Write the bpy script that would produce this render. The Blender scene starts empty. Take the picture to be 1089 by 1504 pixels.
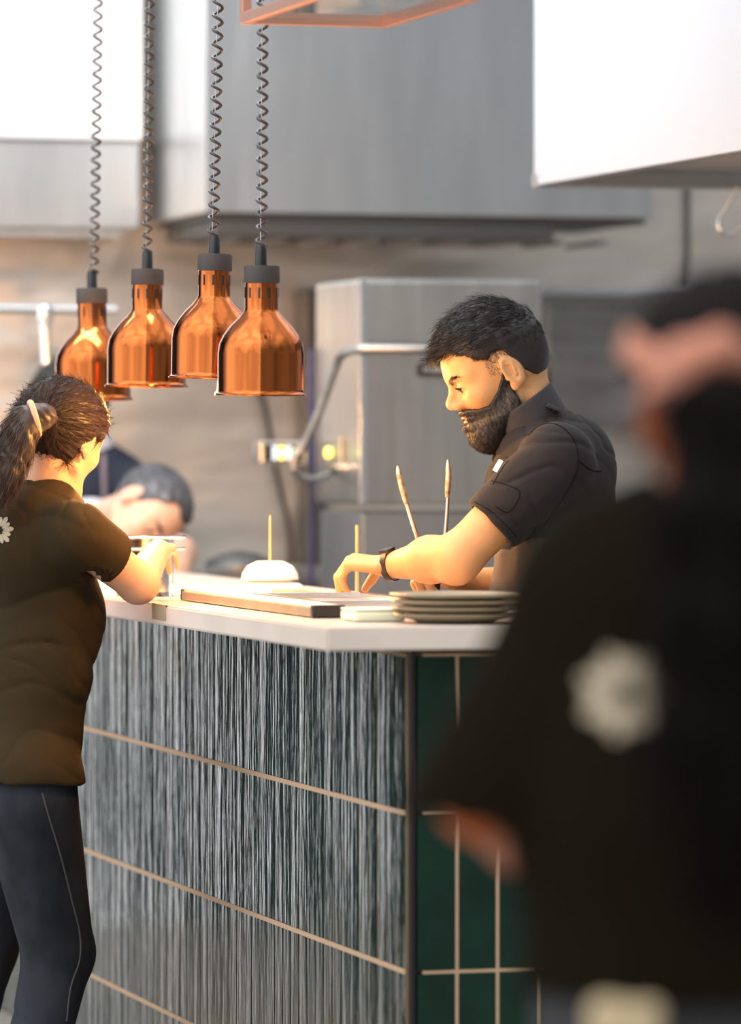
LAMP_W = 8.5; WL = 1.25; WU = .9; WB = .10; WBASE = .22; WW = .9; AREA1 = 28; AREA2 = 50; FSTOP = 2.4; EXPO = .35
import bpy, bmesh, math, random
import numpy as np
from mathutils import Vector, Matrix
from mathutils.bvhtree import BVHTree
random.seed(7); rng = np.random.default_rng(7)
PI = math.pi
# ------------------------------------------------------------------ frame of the place
F = 7000.0; CAMZ = 1.53; PITCH = math.atan(102/F)
E1 = np.array([-.2737, .9618, 0.]); E2 = np.array([.9618, .2737, 0.]); UP = np.array([0, 0, 1.])
def P(px, py, D):
    yv = 752-py
    fw = F*math.cos(PITCH)+yv*math.sin(PITCH); up = yv*math.cos(PITCH)-F*math.sin(PITCH)
    t = D/fw
    return np.array([(px-544.5)*t, D, CAMZ+up*t])
def nz(v): v = np.asarray(v, float); return v/np.linalg.norm(v)
scene = bpy.context.scene; COL = scene.collection
# ------------------------------------------------------------------ materials
def mat(name, col, rough=.5, metal=0., bump=None, spec=.5, **kw):
    m = bpy.data.materials.new(name); m.use_nodes = True
    nt = m.node_tree; b = nt.nodes['Principled BSDF']
    b.inputs['Base Color'].default_value = (*col, 1); b.inputs['Roughness'].default_value = rough
    b.inputs['Metallic'].default_value = metal; b.inputs['Specular IOR Level'].default_value = spec
    for k, v in kw.items():
        b.inputs[k.replace('_', ' ')].default_value = v
    tc = nt.nodes.new('ShaderNodeTexCoord')
    def noise(scale, stretch=(1, 1, 1), detail=3, rot=(0,0,0)):
        mp = nt.nodes.new('ShaderNodeMapping'); mp.inputs['Scale'].default_value = stretch; mp.inputs['Rotation'].default_value = rot
        nt.links.new(tc.outputs['Object'], mp.inputs['Vector'])
        n = nt.nodes.new('ShaderNodeTexNoise'); n.inputs['Scale'].default_value = scale; n.inputs['Detail'].default_value = detail
        nt.links.new(mp.outputs['Vector'], n.inputs['Vector']); return n
    last = None
    for bp in (bump or []):
        sc, st, strg, dist = bp[:4]
        n = noise(sc, st, 3)
        bn = nt.nodes.new('ShaderNodeBump'); bn.inputs['Strength'].default_value = strg; bn.inputs['Distance'].default_value = dist
        nt.links.new(n.outputs['Fac'], bn.inputs['Height'])
        if last: nt.links.new(last.outputs['Normal'], bn.inputs['Normal'])
        last = bn
    if last: nt.links.new(last.outputs['Normal'], b.inputs['Normal'])
    m['_'] = 0
    return m, nt, b, noise
def vary(t, col2, scale, stretch=(1, 1, 1), lo=.35, hi=.65):
    m, nt, b, noise = t
    n = noise(scale, stretch, 4)
    r = nt.nodes.new('ShaderNodeValToRGB'); r.color_ramp.elements[0].position = lo; r.color_ramp.elements[1].position = hi
    r.color_ramp.elements[0].color = b.inputs['Base Color'].default_value[:]; r.color_ramp.elements[1].color = (*col2, 1)
    nt.links.new(n.outputs['Fac'], r.inputs['Fac']); nt.links.new(r.outputs['Color'], b.inputs['Base Color'])
    return t
def emis(name, col, s):
    t = mat(name, col, .5); t[2].inputs['Emission Color'].default_value = (*col, 1); t[2].inputs['Emission Strength'].default_value = s
    return t[0]
BR = lambda st: [(60, st, .06, .002)]
M = {}
M['wall_steel'] = vary(mat('brushed steel wall', (.80, .735, .67), .36, .78, [(1.1, (1, 1, 2.2), .9, .05), (30, (1, 1, 14), .05, .002)]), (.68, .62, .56), 3, (1, 1, 5))[0]
M['steel'] = vary(mat('brushed stainless steel', (.60, .61, .60), .34, 1, [(40, (16, 16, 1), .06, .002)]), (.50, .51, .50), 4, (5, 5, .5))[0]
M['hood_steel'] = vary(mat('satin hood steel', (.62, .64, .65), .33, 1, [(1.0, (2, 2, .5), .5, .03), (40, (16, 16, 1), .05, .002)]), (.56, .58, .59), 3, (4, 4, .6))[0]
M['pale_steel'] = mat('pale coated steel', (.46, .48, .52), .35, .35, [(40, (1, 1, 12), .03, .002)])[0]
M['dark_steel'] = mat('dark grease filter steel', (.10, .10, .10), .5, .8)[0]
M['hair_flat'] = mat('matt black hair', (.006, .004, .004), .8, 0, None, spec=.1)[0]
M['plate_black'] = mat('matt black plate', (.01, .01, .01), .7, spec=.2)[0]
M['seam'] = mat('dark jacket seam', (.008, .007, .008), .9, spec=.1)[0]
M['letter'] = mat('grey lettering', (.45, .45, .45), .6)[0]
M['mid_steel'] = mat('grey steel cabinet', (.30, .32, .34), .42, .8, [(40, (1, 1, 12), .05, .002)])[0]
M['band_steel'] = vary(mat('dark banded steel', (.34, .325, .31), .35, 1, [(1.5, (1, 1, 3), .6, .03)]), (.24, .23, .22), 4, (1, 1, 5))[0]  # darker bands of the wall put into the tone; handle uses it too
M['polished'] = mat('polished steel', (.78, .78, .78), .14, 1)[0]
M['copper'] = mat('spun copper', (.43, .118, .032), .11, 1, [(90, (1, 1, 14), .04, .001)])[0]
M['copper_frame'] = mat('brushed copper frame', (.80, .42, .30), .35, .8)[0]
M['cap_grey'] = mat('matt grey lamp cap', (.045, .036, .032), .65)[0]
M['black'] = mat('black plastic', (.012, .012, .014), .35)[0]
M['cord'] = mat('dark coiled cord', (.05, .035, .035), .4)[0]
M['bulb'] = emis('glowing heat bulb', (1, .62, .28), 22)
M['inner'] = mat('white enamel lamp lining', (.95, .85, .7), .4)[0]
M['stone'] = vary(mat('white stone countertop', (.64, .555, .485), .30), (.58, .50, .43), 5)[0]
M['grout'] = mat('beige grout', (.40, .27, .17), .85, 0, [(300, (1, 1, 1), .3, .001)])[0]
M['grout_dark'] = mat('dark grout', (.24, .16, .09), .8)[0]
M['tile'] = vary(mat('dark green glazed tile', (.006, .017, .014), .10, 0, [(13, (1, 1, .16), .30, .012), (60, (1, 1, .10), .42, .0045)], spec=.38), (.012, .026, .024), 8, (1, 1, .3))[0]
M['tile_front'] = vary(mat('forest green glazed tile', (.003, .017, .011), .32, 0, [(14, (1, 1, .6), .25, .003)], spec=.22), (.005, .027, .018), 7)[0]
M['trim'] = mat('black metal corner trim', (.03, .026, .03), .35, .6)[0]
M['floor'] = vary(mat('grey kitchen floor', (.26, .23, .20), .25), (.32, .28, .24), 2)[0]
M['skin'] = vary(mat('warm brown skin', (.55, .30, .135), .48, 0, [(160, (1, 1, 1), .12, .0008)], Subsurface_Weight=.08), (.49, .255, .105), 22)[0]
M['skin'].node_tree.nodes['Principled BSDF'].inputs['Subsurface Radius'].default_value = (.012, .005, .003)
M['skin_pale'] = mat('light skin', (.60, .36, .26), .5, 0, [(160, (1, 1, 1), .1, .0008)])[0]
M['skin_arm'] = mat('freckled light skin', (.66, .36, .22), .5, 0, [(160, (1, 1, 1), .1, .0008)])[0]
M['skin_dim'] = mat('tanned skin', (.42, .085, .008), .5)[0]
M['hair_black'] = mat('black hair', (.008, .006, .006), .5, 0, [(160, (1, 1, 1), .4, .002)])[0]
M['stubble'] = mat('short cropped hair', (.05, .03, .022), .7, 0, [(500, (1, 1, 1), .6, .001)])[0]
M['hair_brown'] = mat('dark brown hair', (.034, .015, .008), .45, 0, [(120, (1, 1, 1), .3, .002)])[0]
M['hair_grey'] = vary(mat('dark hair flecked grey', (.03, .03, .035), .4), (.07, .075, .09), 30, (1, 4, 1))[0]
M['lip'] = mat('lips', (.55, .20, .13), .4)[0]
M['eye_white'] = mat('eye white', (.38, .33, .28), .25)[0]
M['iris'] = mat('dark iris', (.012, .008, .006), .2)[0]
CL = [(9, (1, 1, 1), .5, .012), (700, (1, 1, 1), .25, .0006)]
M['shirt_char'] = mat('charcoal chef jacket cloth', (.013, .0115, .013), .9, 0, CL, spec=.3, Sheen_Weight=.04)[0]
M['collar'] = mat('charcoal collar cloth', (.026, .024, .028), .9, 0, CL, Sheen_Weight=.08)[0]
M['apron'] = mat('taupe apron cloth', (.085, .070, .060), .9, 0, CL)[0]
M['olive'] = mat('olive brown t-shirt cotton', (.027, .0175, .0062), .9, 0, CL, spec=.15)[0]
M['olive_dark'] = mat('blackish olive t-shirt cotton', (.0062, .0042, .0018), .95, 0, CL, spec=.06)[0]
M['denim'] = vary(mat('dark blue denim', (.014, .016, .021), .9, 0, CL, spec=.2), (.026, .030, .040), 14, (1, 1, .4))[0]
M['denim_dark'] = mat('charcoal denim', (.020, .020, .022), .9)[0]
M['denim_inset'] = mat('faded blue denim side', (.026, .038, .075), .85, 0, CL)[0]
M['stitch'] = mat('jean seam stitching', (.07, .066, .068), .9)[0]
M['navy'] = mat('navy shirt cloth', (.006, .011, .026), .85, 0, CL)[0]
M['white_cloth'] = mat('white coat cloth', (.50, .50, .54), .85, 0, CL)[0]
M['strap_mauve'] = mat('mauve apron strap', (.16, .12, .14), .85)[0]
M['print'] = mat('cream screen print', (.36, .30, .21), .9)[0]
M['pink'] = mat('pink ribbon fabric', (.42, .17, .11), .85, 0, CL)[0]
M['cream'] = mat('cream cloth', (.42, .33, .20), .9, 0, CL)[0]
M['tie'] = mat('peach hair tie', (.80, .40, .24), .6)[0]
M['paper'] = mat('white paper', (.85, .84, .80), .7)[0]
M['cream_paper'] = mat('cream paper', (.82, .80, .58), .7)[0]
M['ceramic'] = vary(mat('stoneware glaze', (.30, .235, .15), .4), (.24, .185, .11), 12)[0]
M['white_ceramic'] = mat('white porcelain', (.88, .86, .82), .3)[0]
M['wood'] = vary(mat('pale wood skewer', (.58, .38, .18), .6), (.48, .30, .13), 30, (1, 1, .2))[0]
M['brown_box'] = vary(mat('brown patterned box', (.22, .13, .06), .6), (.07, .05, .03), 60)[0]
M['glass'] = mat('clear glass', (.92, .96, .97), .03, 0, None, Transmission_Weight=1., IOR=1.45)[0]
M['blue_film'] = mat('blue protective film', (.025, .03, .11), .4)[0]
M['led_white'] = emis('white led segments', (.75, .9, 1), .5)
M['led_yellow'] = emis('yellow green indicator', (.9, 1, .35), 2.2)
M['led_amber'] = emis('amber indicator', (1, .75, .12), 1.8)
M['tan_rust'] = vary(mat('scorched tong steel', (.45, .25, .12), .4, .8), (.85, .75, .6), 90)[0]
M['white_wall'] = mat('white painted soffit', (.88, .90, .92), .6)[0]
# ------------------------------------------------------------------ mesh + object helpers
def tag(o, label=None, cat=None, group=None, kind=None):
    if label: o['label'] = label
    if cat: o['category'] = cat
    if group: o['group'] = group
    if kind: o['kind'] = kind
    return o
def empty(name, loc, label, cat, group=None):
    o = bpy.data.objects.new(name, None); COL.objects.link(o); o.location = [float(v) for v in loc]; o.empty_display_size = .05
    return tag(o, label, cat, group)
def link(name, me, m, parent=None, smooth=True):
    me.materials.append(m if not isinstance(m, str) else M[m])
    if smooth: me.polygons.foreach_set('use_smooth', [True]*len(me.polygons))
    o = bpy.data.objects.new(name, me); COL.objects.link(o)
    if parent is not None:
        o.parent = parent; o.matrix_parent_inverse = Matrix.Translation(-parent.location)
        # keep clean local frame: geometry is in world coords
    return o
def from_np(name, V, Q, m, parent=None, smooth=True, loc=None):
    me = bpy.data.meshes.new(name)
    V = np.asarray(V, np.float32); Q = np.asarray(Q, np.int32); nq, ns = Q.shape
    me.vertices.add(len(V)); me.vertices.foreach_set('co', V.ravel()); me.loops.add(nq*ns); me.loops.foreach_set('vertex_index', Q.ravel())
    me.polygons.add(nq); me.polygons.foreach_set('loop_start', np.arange(0, nq*ns, ns, dtype=np.int32)); me.update(calc_edges=True); me.validate()
    return link(name, me, m, parent, smooth)
class MB:
    def __init__(s): s.v = []; s.f = []
    def add(s, V, Fc):
        n = len(s.v); s.v += [tuple(map(float, v)) for v in V]; s.f += [tuple(i+n for i in f) for f in Fc]; return s
    def box(s, c, half, ax=None, bev=0.):
        ax = ax if ax is not None else (np.array([1, 0, 0.]), np.array([0, 1., 0]), UP)
        bm = bmesh.new(); bmesh.ops.create_cube(bm, size=2)
        for v in bm.verts: v.co = Vector((v.co.x*half[0], v.co.y*half[1], v.co.z*half[2]))
        if bev: bmesh.ops.bevel(bm, geom=bm.edges[:], offset=min(bev, min(half)*.9), segments=2, affect='EDGES', profile=.6)
        bm.verts.ensure_lookup_table()
        V = [np.asarray(c)+ax[0]*v.co.x+ax[1]*v.co.y+ax[2]*v.co.z for v in bm.verts]
        Fc = [tuple(v.index for v in f.verts) for f in bm.faces]; bm.free()
        if np.dot(np.cross(ax[0], ax[1]), ax[2]) < 0: Fc = [f[::-1] for f in Fc]
        return s.add(V, Fc)
    def tube(s, pts, r, seg=10, cap=True):
        pts = [np.asarray(p, float) for p in pts]; n = len(pts)
        rs = r if hasattr(r, '__len__') else [r]*n
        T = [nz(pts[min(i+1, n-1)]-pts[max(i-1, 0)]) for i in range(n)]
        a = np.cross(T[0], [0, 0, 1.]);
        if np.linalg.norm(a) < 1e-3: a = np.cross(T[0], [0, 1., 0])
        a = nz(a); V = []; 
        for i in range(n):
            a = nz(a-T[i]*np.dot(a, T[i])); b = np.cross(T[i], a)
            for k in range(seg):
                t = 2*PI*k/seg; V.append(pts[i]+rs[i]*(a*math.cos(t)+b*math.sin(t)))
        Fc = [(i*seg+k, i*seg+(k+1) % seg, (i+1)*seg+(k+1) % seg, (i+1)*seg+k) for i in range(n-1) for k in range(seg)]
        if cap: Fc += [tuple(range(seg))[::-1], tuple((n-1)*seg+k for k in range(seg))]
        return s.add(V, Fc)
    def lathe(s, prof, seg=48, c=(0, 0, 0), R=None):
        V = []; n = len(prof); R = np.eye(3) if R is None else R
        for r, z in prof:
            for k in range(seg):
                t = 2*PI*k/seg; V.append(np.asarray(c)+R@np.array([r*math.cos(t), r*math.sin(t), z]))
        Fc = [(i*seg+k, i*seg+(k+1) % seg, (i+1)*seg+(k+1) % seg, (i+1)*seg+k) for i in range(n-1) for k in range(seg)]
        return s.add(V, Fc)
    def prism(s, poly, z0, z1, bev=0.):
        n = len(poly); V = [(x, y, z0) for x, y in poly]+[(x, y, z1) for x, y in poly]
        return s.add(V, [tuple(range(n))[::-1], tuple(range(n, 2*n))]+[(i, (i+1) % n, (i+1) % n+n, i+n) for i in range(n)])
    def ngon(s, pts): return s.add(pts, [tuple(range(len(pts)))])
    def build(s, name, m, parent=None, smooth=False, bev=0., angle=None):
        me = bpy.data.meshes.new(name); me.from_pydata(s.v, [], s.f); me.update()
        bm = bmesh.new(); bm.from_mesh(me)
        bmesh.ops.recalc_face_normals(bm, faces=bm.faces)
        if bev: bmesh.ops.bevel(bm, geom=[e for e in bm.edges if len(e.link_faces) == 2 and e.calc_face_angle(0) > .5], offset=bev, segments=2, affect='EDGES')
        bm.to_mesh(me); bm.free()
        o = link(name, me, m, parent, smooth)
        if smooth:
            try: me.set_sharp_from_angle(angle=angle or .7)
            except Exception: pass
        return o
# ------------------------------------------------------------------ signed-distance modelling
def dot(a, b): return a@np.asarray(b, np.float32)
def cone(a, b, ra, rb, axis=None, k=1.):
    a = np.asarray(a, np.float32); b = np.asarray(b, np.float32); ab = b-a; L = float(ab@ab)+1e-12
    ax = None if axis is None else np.asarray(nz(axis), np.float32)
    def f(p):
        q = p-a; h = np.clip((q@ab)/L, 0, 1); v = q-h[:, None]*ab
        if ax is not None:
            va = v@ax; v = v-(va*(1-1/k))[:, None]*ax
        return np.sqrt((v*v).sum(1))-(ra+(rb-ra)*h)
    f.box = (np.minimum(a, b)-max(ra, rb)*max(k, 1), np.maximum(a, b)+max(ra, rb)*max(k, 1)); return f
def ell(c, r, R=None):
    c = np.asarray(c, np.float32); r = np.asarray(r, np.float32); Rm = np.eye(3, dtype=np.float32) if R is None else np.asarray(R, np.float32)
    def f(p):
        q = (p-c)@Rm; k0 = np.sqrt(((q/r)**2).sum(1)); k1 = np.sqrt(((q/(r*r))**2).sum(1))+1e-9
        return k0*(k0-1)/k1
    m = float(r.max()); f.box = (c-m, c+m); return f
def rbox(c, half, r, R=None):
    c = np.asarray(c, np.float32); h = np.asarray(half, np.float32)-r; Rm = np.eye(3, dtype=np.float32) if R is None else np.asarray(R, np.float32)
    def f(p):
        q = np.abs((p-c)@Rm)-h; return np.sqrt((np.maximum(q, 0)**2).sum(1))+np.minimum(q.max(1), 0)-r
    m = float(np.linalg.norm(half)); f.box = (c-m, c+m); return f
def half(o, n):
    o = np.asarray(o, np.float32); n = np.asarray(nz(n), np.float32)
    return lambda p: (p-o)@n          # keep where negative
def smin(a, b, k):
    if k <= 0: return np.minimum(a, b)
    h = np.maximum(k-np.abs(a-b), 0)/k; return np.minimum(a, b)-h*h*k*.25
def U(k, *fs):
    def f(p):
        d = fs[0](p)
        for g in fs[1:]: d = smin(d, g(p), k)
        return d
    bs = [g.box for g in fs if hasattr(g, 'box')]
    f.box = (np.min([b[0] for b in bs], 0), np.max([b[1] for b in bs], 0)); return f
def SUB(a, k, *fs):
    def f(p):
        d = a(p)
        for g in fs: d = -smin(-d, g(p), k)
        return d
    f.box = a.box; return f
def INT(a, k, *fs):
    def f(p):
        d = a(p)
        for g in fs: d = -smin(-d, -g(p), k)
        return d
    f.box = a.box; return f
def OFF(a, r):
    f = lambda p: a(p)-r
    f.box = (a.box[0]-abs(r), a.box[1]+abs(r)); return f
def DISP(a, g, m=.01):
    f = lambda p: a(p)+g(p)
    f.box = (a.box[0]-m, a.box[1]+m); return f
def XF(a, o, R, s=1.):
    """a in local coords -> world (o origin, R columns are local axes, s scale)"""
    o = np.asarray(o, np.float32); Rm = np.asarray(R, np.float32)
    f = lambda p: a(((p-o)@Rm)/s)*s
    lo, hi = a.box; cs = np.array([[x, y, z] for x in (lo[0], hi[0]) for y in (lo[1], hi[1]) for z in (lo[2], hi[2])])
    w = cs@Rm.T*s+o; f.box = (w.min(0), w.max(0)); return CULL(f)
def CULL(a, m=.045):
    lo = np.asarray(a.box[0], np.float32)-m; hi = np.asarray(a.box[1], np.float32)+m
    def f(p):
        e = np.maximum(np.maximum(lo-p, p-hi), 0); o = np.sqrt((e*e).sum(1))+m; i = (e.max(1) <= 0)
        if i.any(): o[i] = a(p[i])
        return o
    f.box = a.box; return f
def folds(amp, fr, d1, d2, seed=0.):
    d1 = np.asarray(nz(d1), np.float32); d2 = np.asarray(nz(d2), np.float32)
    def g(p):
        a = p@d1; b = p@d2; w = 1.7*np.sin(b*fr*.35+seed)+1.1*np.sin(p[:, 2]*fr*.45+seed*2.3)+.8*np.sin(p[:, 0]*fr*.6+seed)
        s = np.sin(a*fr+w); e = .5+.5*np.sin(b*fr*.27+a*fr*.19+seed*1.7)
        return -amp*(s*s*s*.6+s*.4)*e
    return g
def creases(amp, fr, d1, d2, seed=0.):
    """cloth folds: broad rounded ridges with narrow valleys that fade in and out"""
    d1 = np.asarray(nz(d1), np.float32); d2 = np.asarray(nz(d2), np.float32)
    def g(p):
        a = p@d1; b = p@d2
        w = 2.2*np.sin(b*fr*.22+seed)+1.5*np.sin(p[:, 2]*fr*.31+seed*2.3+1.3*np.sin(b*fr*.4))+1.2*np.sin(p[:, 0]*fr*.43+seed)
        s = 1-np.abs(np.sin((a*fr+w)*.5)); s = s*s*s
        e = np.clip(.45+.75*np.sin(b*fr*.17+a*fr*.11+seed*1.7)+.35*np.sin(b*fr*.37+seed), 0, 1)
        return amp*s*e-amp*.25*e
    return g
def mesh_sdf(f, res, pad=3):
    lo, hi = f.box; lo = np.asarray(lo)-pad*res; hi = np.asarray(hi)+pad*res
    B = 6; n = (np.ceil((hi-lo)/res/B).astype(int))*B+1; nb = (n-1)//B
    ctr = [lo[i]+(np.arange(nb[i])*B+B/2)*res for i in range(3)]
    G = np.stack(np.meshgrid(*ctr, indexing='ij'), -1).reshape(-1, 3).astype(np.float32)
    d = np.concatenate([f(G[i:i+200000]) for i in range(0, len(G), 200000)])
    Fv = np.repeat(np.repeat(np.repeat(np.sign(d).reshape(nb), B, 0), B, 1), B, 2).astype(np.float32)
    Fv = np.pad(Fv, ((0, 1), (0, 1), (0, 1)), mode='edge')
    act = np.argwhere(np.abs(d.reshape(nb)) < B*res*1.9)
    o = np.stack(np.meshgrid(*[np.arange(B+1)]*3, indexing='ij'), -1).reshape(-1, 3)
    for s in range(0, len(act), 1500):
        a = act[s:s+1500]; idx = (a[:, None, :]*B+o[None]).reshape(-1, 3)
        p = (lo+idx*res).astype(np.float32); v = f(p)
        Fv[idx[:, 0], idx[:, 1], idx[:, 2]] = v
    ins = Fv < 0
    c = np.zeros(tuple(n-1), np.int8)
    for dx in (0, 1):
        for dy in (0, 1):
            for dz in (0, 1): c += ins[dx:n[0]-1+dx, dy:n[1]-1+dy, dz:n[2]-1+dz]
    cells = np.argwhere((c > 0) & (c < 8)); vid = -np.ones(tuple(n-1), np.int64); vid[tuple(cells.T)] = np.arange(len(cells))
    acc = np.zeros((len(cells), 3)); cnt = np.zeros(len(cells))
    cor = [(x, y, z) for x in (0, 1) for y in (0, 1) for z in (0, 1)]
    for i in cor:
        for ax in range(3):
            if i[ax]: continue
            j = list(i); j[ax] = 1
            a = Fv[tuple((cells+i).T)]; b = Fv[tuple((cells+j).T)]; m = (a < 0) != (b < 0)
            t = np.where(m, a/np.where(m, a-b, 1), 0); pt = np.array(i)+t[:, None]*(np.array(j)-np.array(i))
            acc += pt*m[:, None]; cnt += m
    V = lo+(cells+acc/cnt[:, None])*res; Q = []
    for ax in range(3):
        sl0 = [slice(1, -1)]*3; sl1 = [slice(1, -1)]*3; sl0[ax] = slice(0, -1); sl1[ax] = slice(1, None)
        a = ins[tuple(sl0)]; b = ins[tuple(sl1)]; e = np.argwhere(a != b)
        if not len(e): continue
        sg = a[tuple(e.T)]; off = np.array([1, 1, 1]); off[ax] = 0; e = e+off
        u = np.zeros(3, int); w = np.zeros(3, int); u[(ax+1) % 3] = 1; w[(ax+2) % 3] = 1
        q = np.stack([vid[tuple((e-u-w).T)], vid[tuple((e-w).T)], vid[tuple(e.T)], vid[tuple((e-u).T)]], 1)
        q[~sg] = q[~sg][:, ::-1]; Q.append(q)
    Q = np.concatenate(Q); Q = Q[(Q >= 0).all(1)]
    return V, Q
def sdf_obj(name, f, res, m, parent, disp=None):
    V, Q = mesh_sdf(f, res); return from_np(name, V, Q, m, parent)
# ------------------------------------------------------------------ hair strands laid over a surface
def unit(A): return A/(np.linalg.norm(A, axis=1, keepdims=True)+1e-12)
def strands(name, V, Q, m, parent, n, flow, length, width=.0009, seg=4, lift=.35, keep=None, mm=.5, taper=.3):
    """flow(C) -> Nx3 directions, length(C) -> N lengths, keep(C) -> N weights, all on arrays of points"""
    tri = V[Q]; ctr = tri.mean(1); nrm = np.cross(tri[:, 2]-tri[:, 0], tri[:, 3]-tri[:, 1]); ar = np.linalg.norm(nrm, axis=1)+1e-12; nrm = nrm/ar[:, None]
    w = ar.copy()
    if keep is not None: w = w*keep(ctr)
    pick = rng.choice(len(Q), n, p=w/w.sum()); T = tri[pick]; N = nrm[pick]; u = rng.random((n, 2))[:, :, None]
    C = (T[:, 0]*(1-u[:, 0])+T[:, 1]*u[:, 0])*(1-u[:, 1])+(T[:, 3]*(1-u[:, 0])+T[:, 2]*u[:, 0])*u[:, 1]
    L = (length(C)*(.7+.6*rng.random(n)))[:, None]; fl = flow(C); fl = fl-N*(fl*N).sum(1)[:, None]
    fl = unit(fl)+rng.normal(0, .22, (n, 3))*mm; d = unit(fl+N*lift); side = unit(np.cross(d, N)); p = C-N*np.minimum(.001, L*.12)
    W = np.zeros((n, seg+1, 3, 3))
    for k in range(seg+1):
        ww = width*(1-(1-taper)*k/seg); W[:, k, 0] = p-side*ww; W[:, k, 1] = p+side*ww; W[:, k, 2] = p+N*ww*1.2
        d = unit(d+fl*.25-N*lift*.30); p = p+d*L/seg
    b = (np.arange(n)[:, None]*(seg+1)+np.arange(seg)[None])*3
    FF = np.concatenate([np.stack([b+i, b+j, b+3+j, b+3+i], -1).reshape(-1, 4) for i, j in ((0, 1), (1, 2), (2, 0))])
    return from_np(name, W.reshape(-1, 3), FF, m, parent)
# ================================================================== the room
GRID = (E1, E2, UP)      # box axes: along E1, along E2, up
def gp(o, a, b, z=None):
    p = np.asarray(o, float)+E1*a+E2*b
    if z is not None: p = np.array([p[0], p[1], z])
    return p
def on_line(px, o, d):   # distance along a ground line where it crosses picture column px
    k = (px-544.5)/F; return (o[0]-k*o[1])/(k*d[1]-d[0])
t_c = P(605, 1000, 9.10); t_c[2] = 0
n1 = -E2; n2 = -E1
c_c = t_c+.196*n1+.10*n2                       # countertop corner
ZT = P(480, 923, c_c[1])[2]; ZB = P(480, 957, c_c[1])[2]
def S(name, mb, m, **k): return tag(mb.build(name, m, **k), kind='structure')
mb = MB().box((1.0, 6.8, -.03), (4, 8.0, .03)); S('floor', mb, 'floor')
hc = P(300, 318, 14.2)                          # bottom front left corner of the range hood
wall_o = gp(hc, .95, 0, 0)                       # a point of the back wall
def wall_pt(px, py): 
    t = on_line(px, wall_o, E2); p = wall_o+E2*t; q = P(px, py, p[1]); return q
wl = wall_pt(-320, 600); wr = wall_pt(1500, 600)
mid = (wl+wr)/2; hw = np.linalg.norm((wr-wl)[:2])/2
S('wall_back', MB().box((mid[0]+E1[0]*.06, mid[1]+E1[1]*.06, 1.9), (.05, hw, 1.9), GRID), 'wall_steel')
# joint between two wall sheets, right of the hood
sj = wall_pt(1010, 400); S('trim_1', MB().box((sj[0]-E1[0]*.0, sj[1]-.0, 1.6), (.012, .005, 1.6), GRID), 'dark_steel')
# painted soffit, upper left
y215 = wall_pt(100, 214)
a = wall_pt(-320, 214); b = wall_pt(172, 214); m_ = (a+b)/2
S('wall_soffit', MB().box((m_[0]-E1[0]*.18, m_[1]-E1[1]*.18, (y215[2]+3.8)/2), (.17, np.linalg.norm((b-a)[:2])/2, (3.8-y215[2])/2), GRID, .004), 'white_wall')
# left hood below the soffit
z1 = wall_pt(100, 343)[2]; z2 = y215[2]-.004
t = empty('exhaust_hood', (m_[0], m_[1], z1), 'low grey steel exhaust hood under the white soffit at upper left', 'exhaust hood')
MB().box((m_[0]-E1[0]*.165, m_[1]-E1[1]*.165, (z1+z2)/2), (.15, np.linalg.norm((b-a)[:2])/2-.002, (z2-z1)/2), GRID, .006).build('hood_body', 'hood_steel', t)
MB().box((m_[0]-E1[0]*.165, m_[1]-E1[1]*.165, z1-.012), (.13, np.linalg.norm((b-a)[:2])/2-.05, .010), GRID).build('hood_lip', 'steel', t)
# ---- big range hood
t = empty('range_hood', hc, 'large brushed steel range hood above the dishwasher in the centre', 'range hood')
hL = on_line(960, hc, E2); hD = .72; HT = 3.6
def hoodbox(o, La, Lb, z0, z1, m, name, par, bev=.004):
    c = gp(o, La/2, Lb/2, (z0+z1)/2); return MB().box(c, (abs(La)/2, Lb/2, (z1-z0)/2), GRID, bev).build(name, m, par)
hoodbox(hc, hD, hL, hc[2]+.012, HT, 'hood_steel', 'hood_body', t)
hoodbox(gp(hc, .03, .04), hD-.1, hL-.35, hc[2]-.055, hc[2]-.004, 'dark_steel', 'grease_filter', t)
hoodbox(gp(hc, .02, .02), hD-.06, hL-.04, hc[2]-.004, hc[2]+.010, 'dark_steel', 'hood_underside', t, 0)
for k in range(9):
    hoodbox(gp(hc, .1, .12+k*.145), .35, .02, hc[2]-.066, hc[2]-.052, 'mid_steel', 'filter_bar', t, 0)
# ---- bright bulkhead hood, upper right
bc = P(785, 272, 12.6); bl = -on_line(1089, bc, -E1)-0 if False else on_line(1089, bc, -E1)
t = empty('canopy_hood', bc, 'pale bright canopy hood at the upper right corner of the picture', 'canopy hood')
Lr = bl+.9
def cb(a0, a1, b0, b1, z0, z1, m, name, bev=.0):
    c = gp(bc, -(a0+a1)/2, (b0+b1)/2, (z0+z1)/2); return MB().box(c, ((a1-a0)/2, (b1-b0)/2, (z1-z0)/2), GRID, bev).build(name, m, t)
cb(0, Lr, 0, .012, bc[2], 3.5, 'pale_steel', 'side_panel')
cb(0, .012, .012, 2.2, bc[2]+.0, 3.5, 'pale_steel', 'back_panel')
cb(.012, .05, .012, 2.2, bc[2], bc[2]+.035, 'mid_steel', 'rim_channel')
cb(.012, Lr, .012, .05, bc[2], bc[2]+.030, 'mid_steel', 'rim_channel')
cb(.012, Lr, .012, 2.2, bc[2]+.10, bc[2]+.115, 'steel', 'inner_pan')
cb(-.02, .03, .0, 2.2, bc[2]-.004, bc[2]+.028, 'steel', 'back_rim')
cb(0, Lr, -.012, .0, 2.72, 2.735, 'white_wall', 'top_trim')
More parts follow.
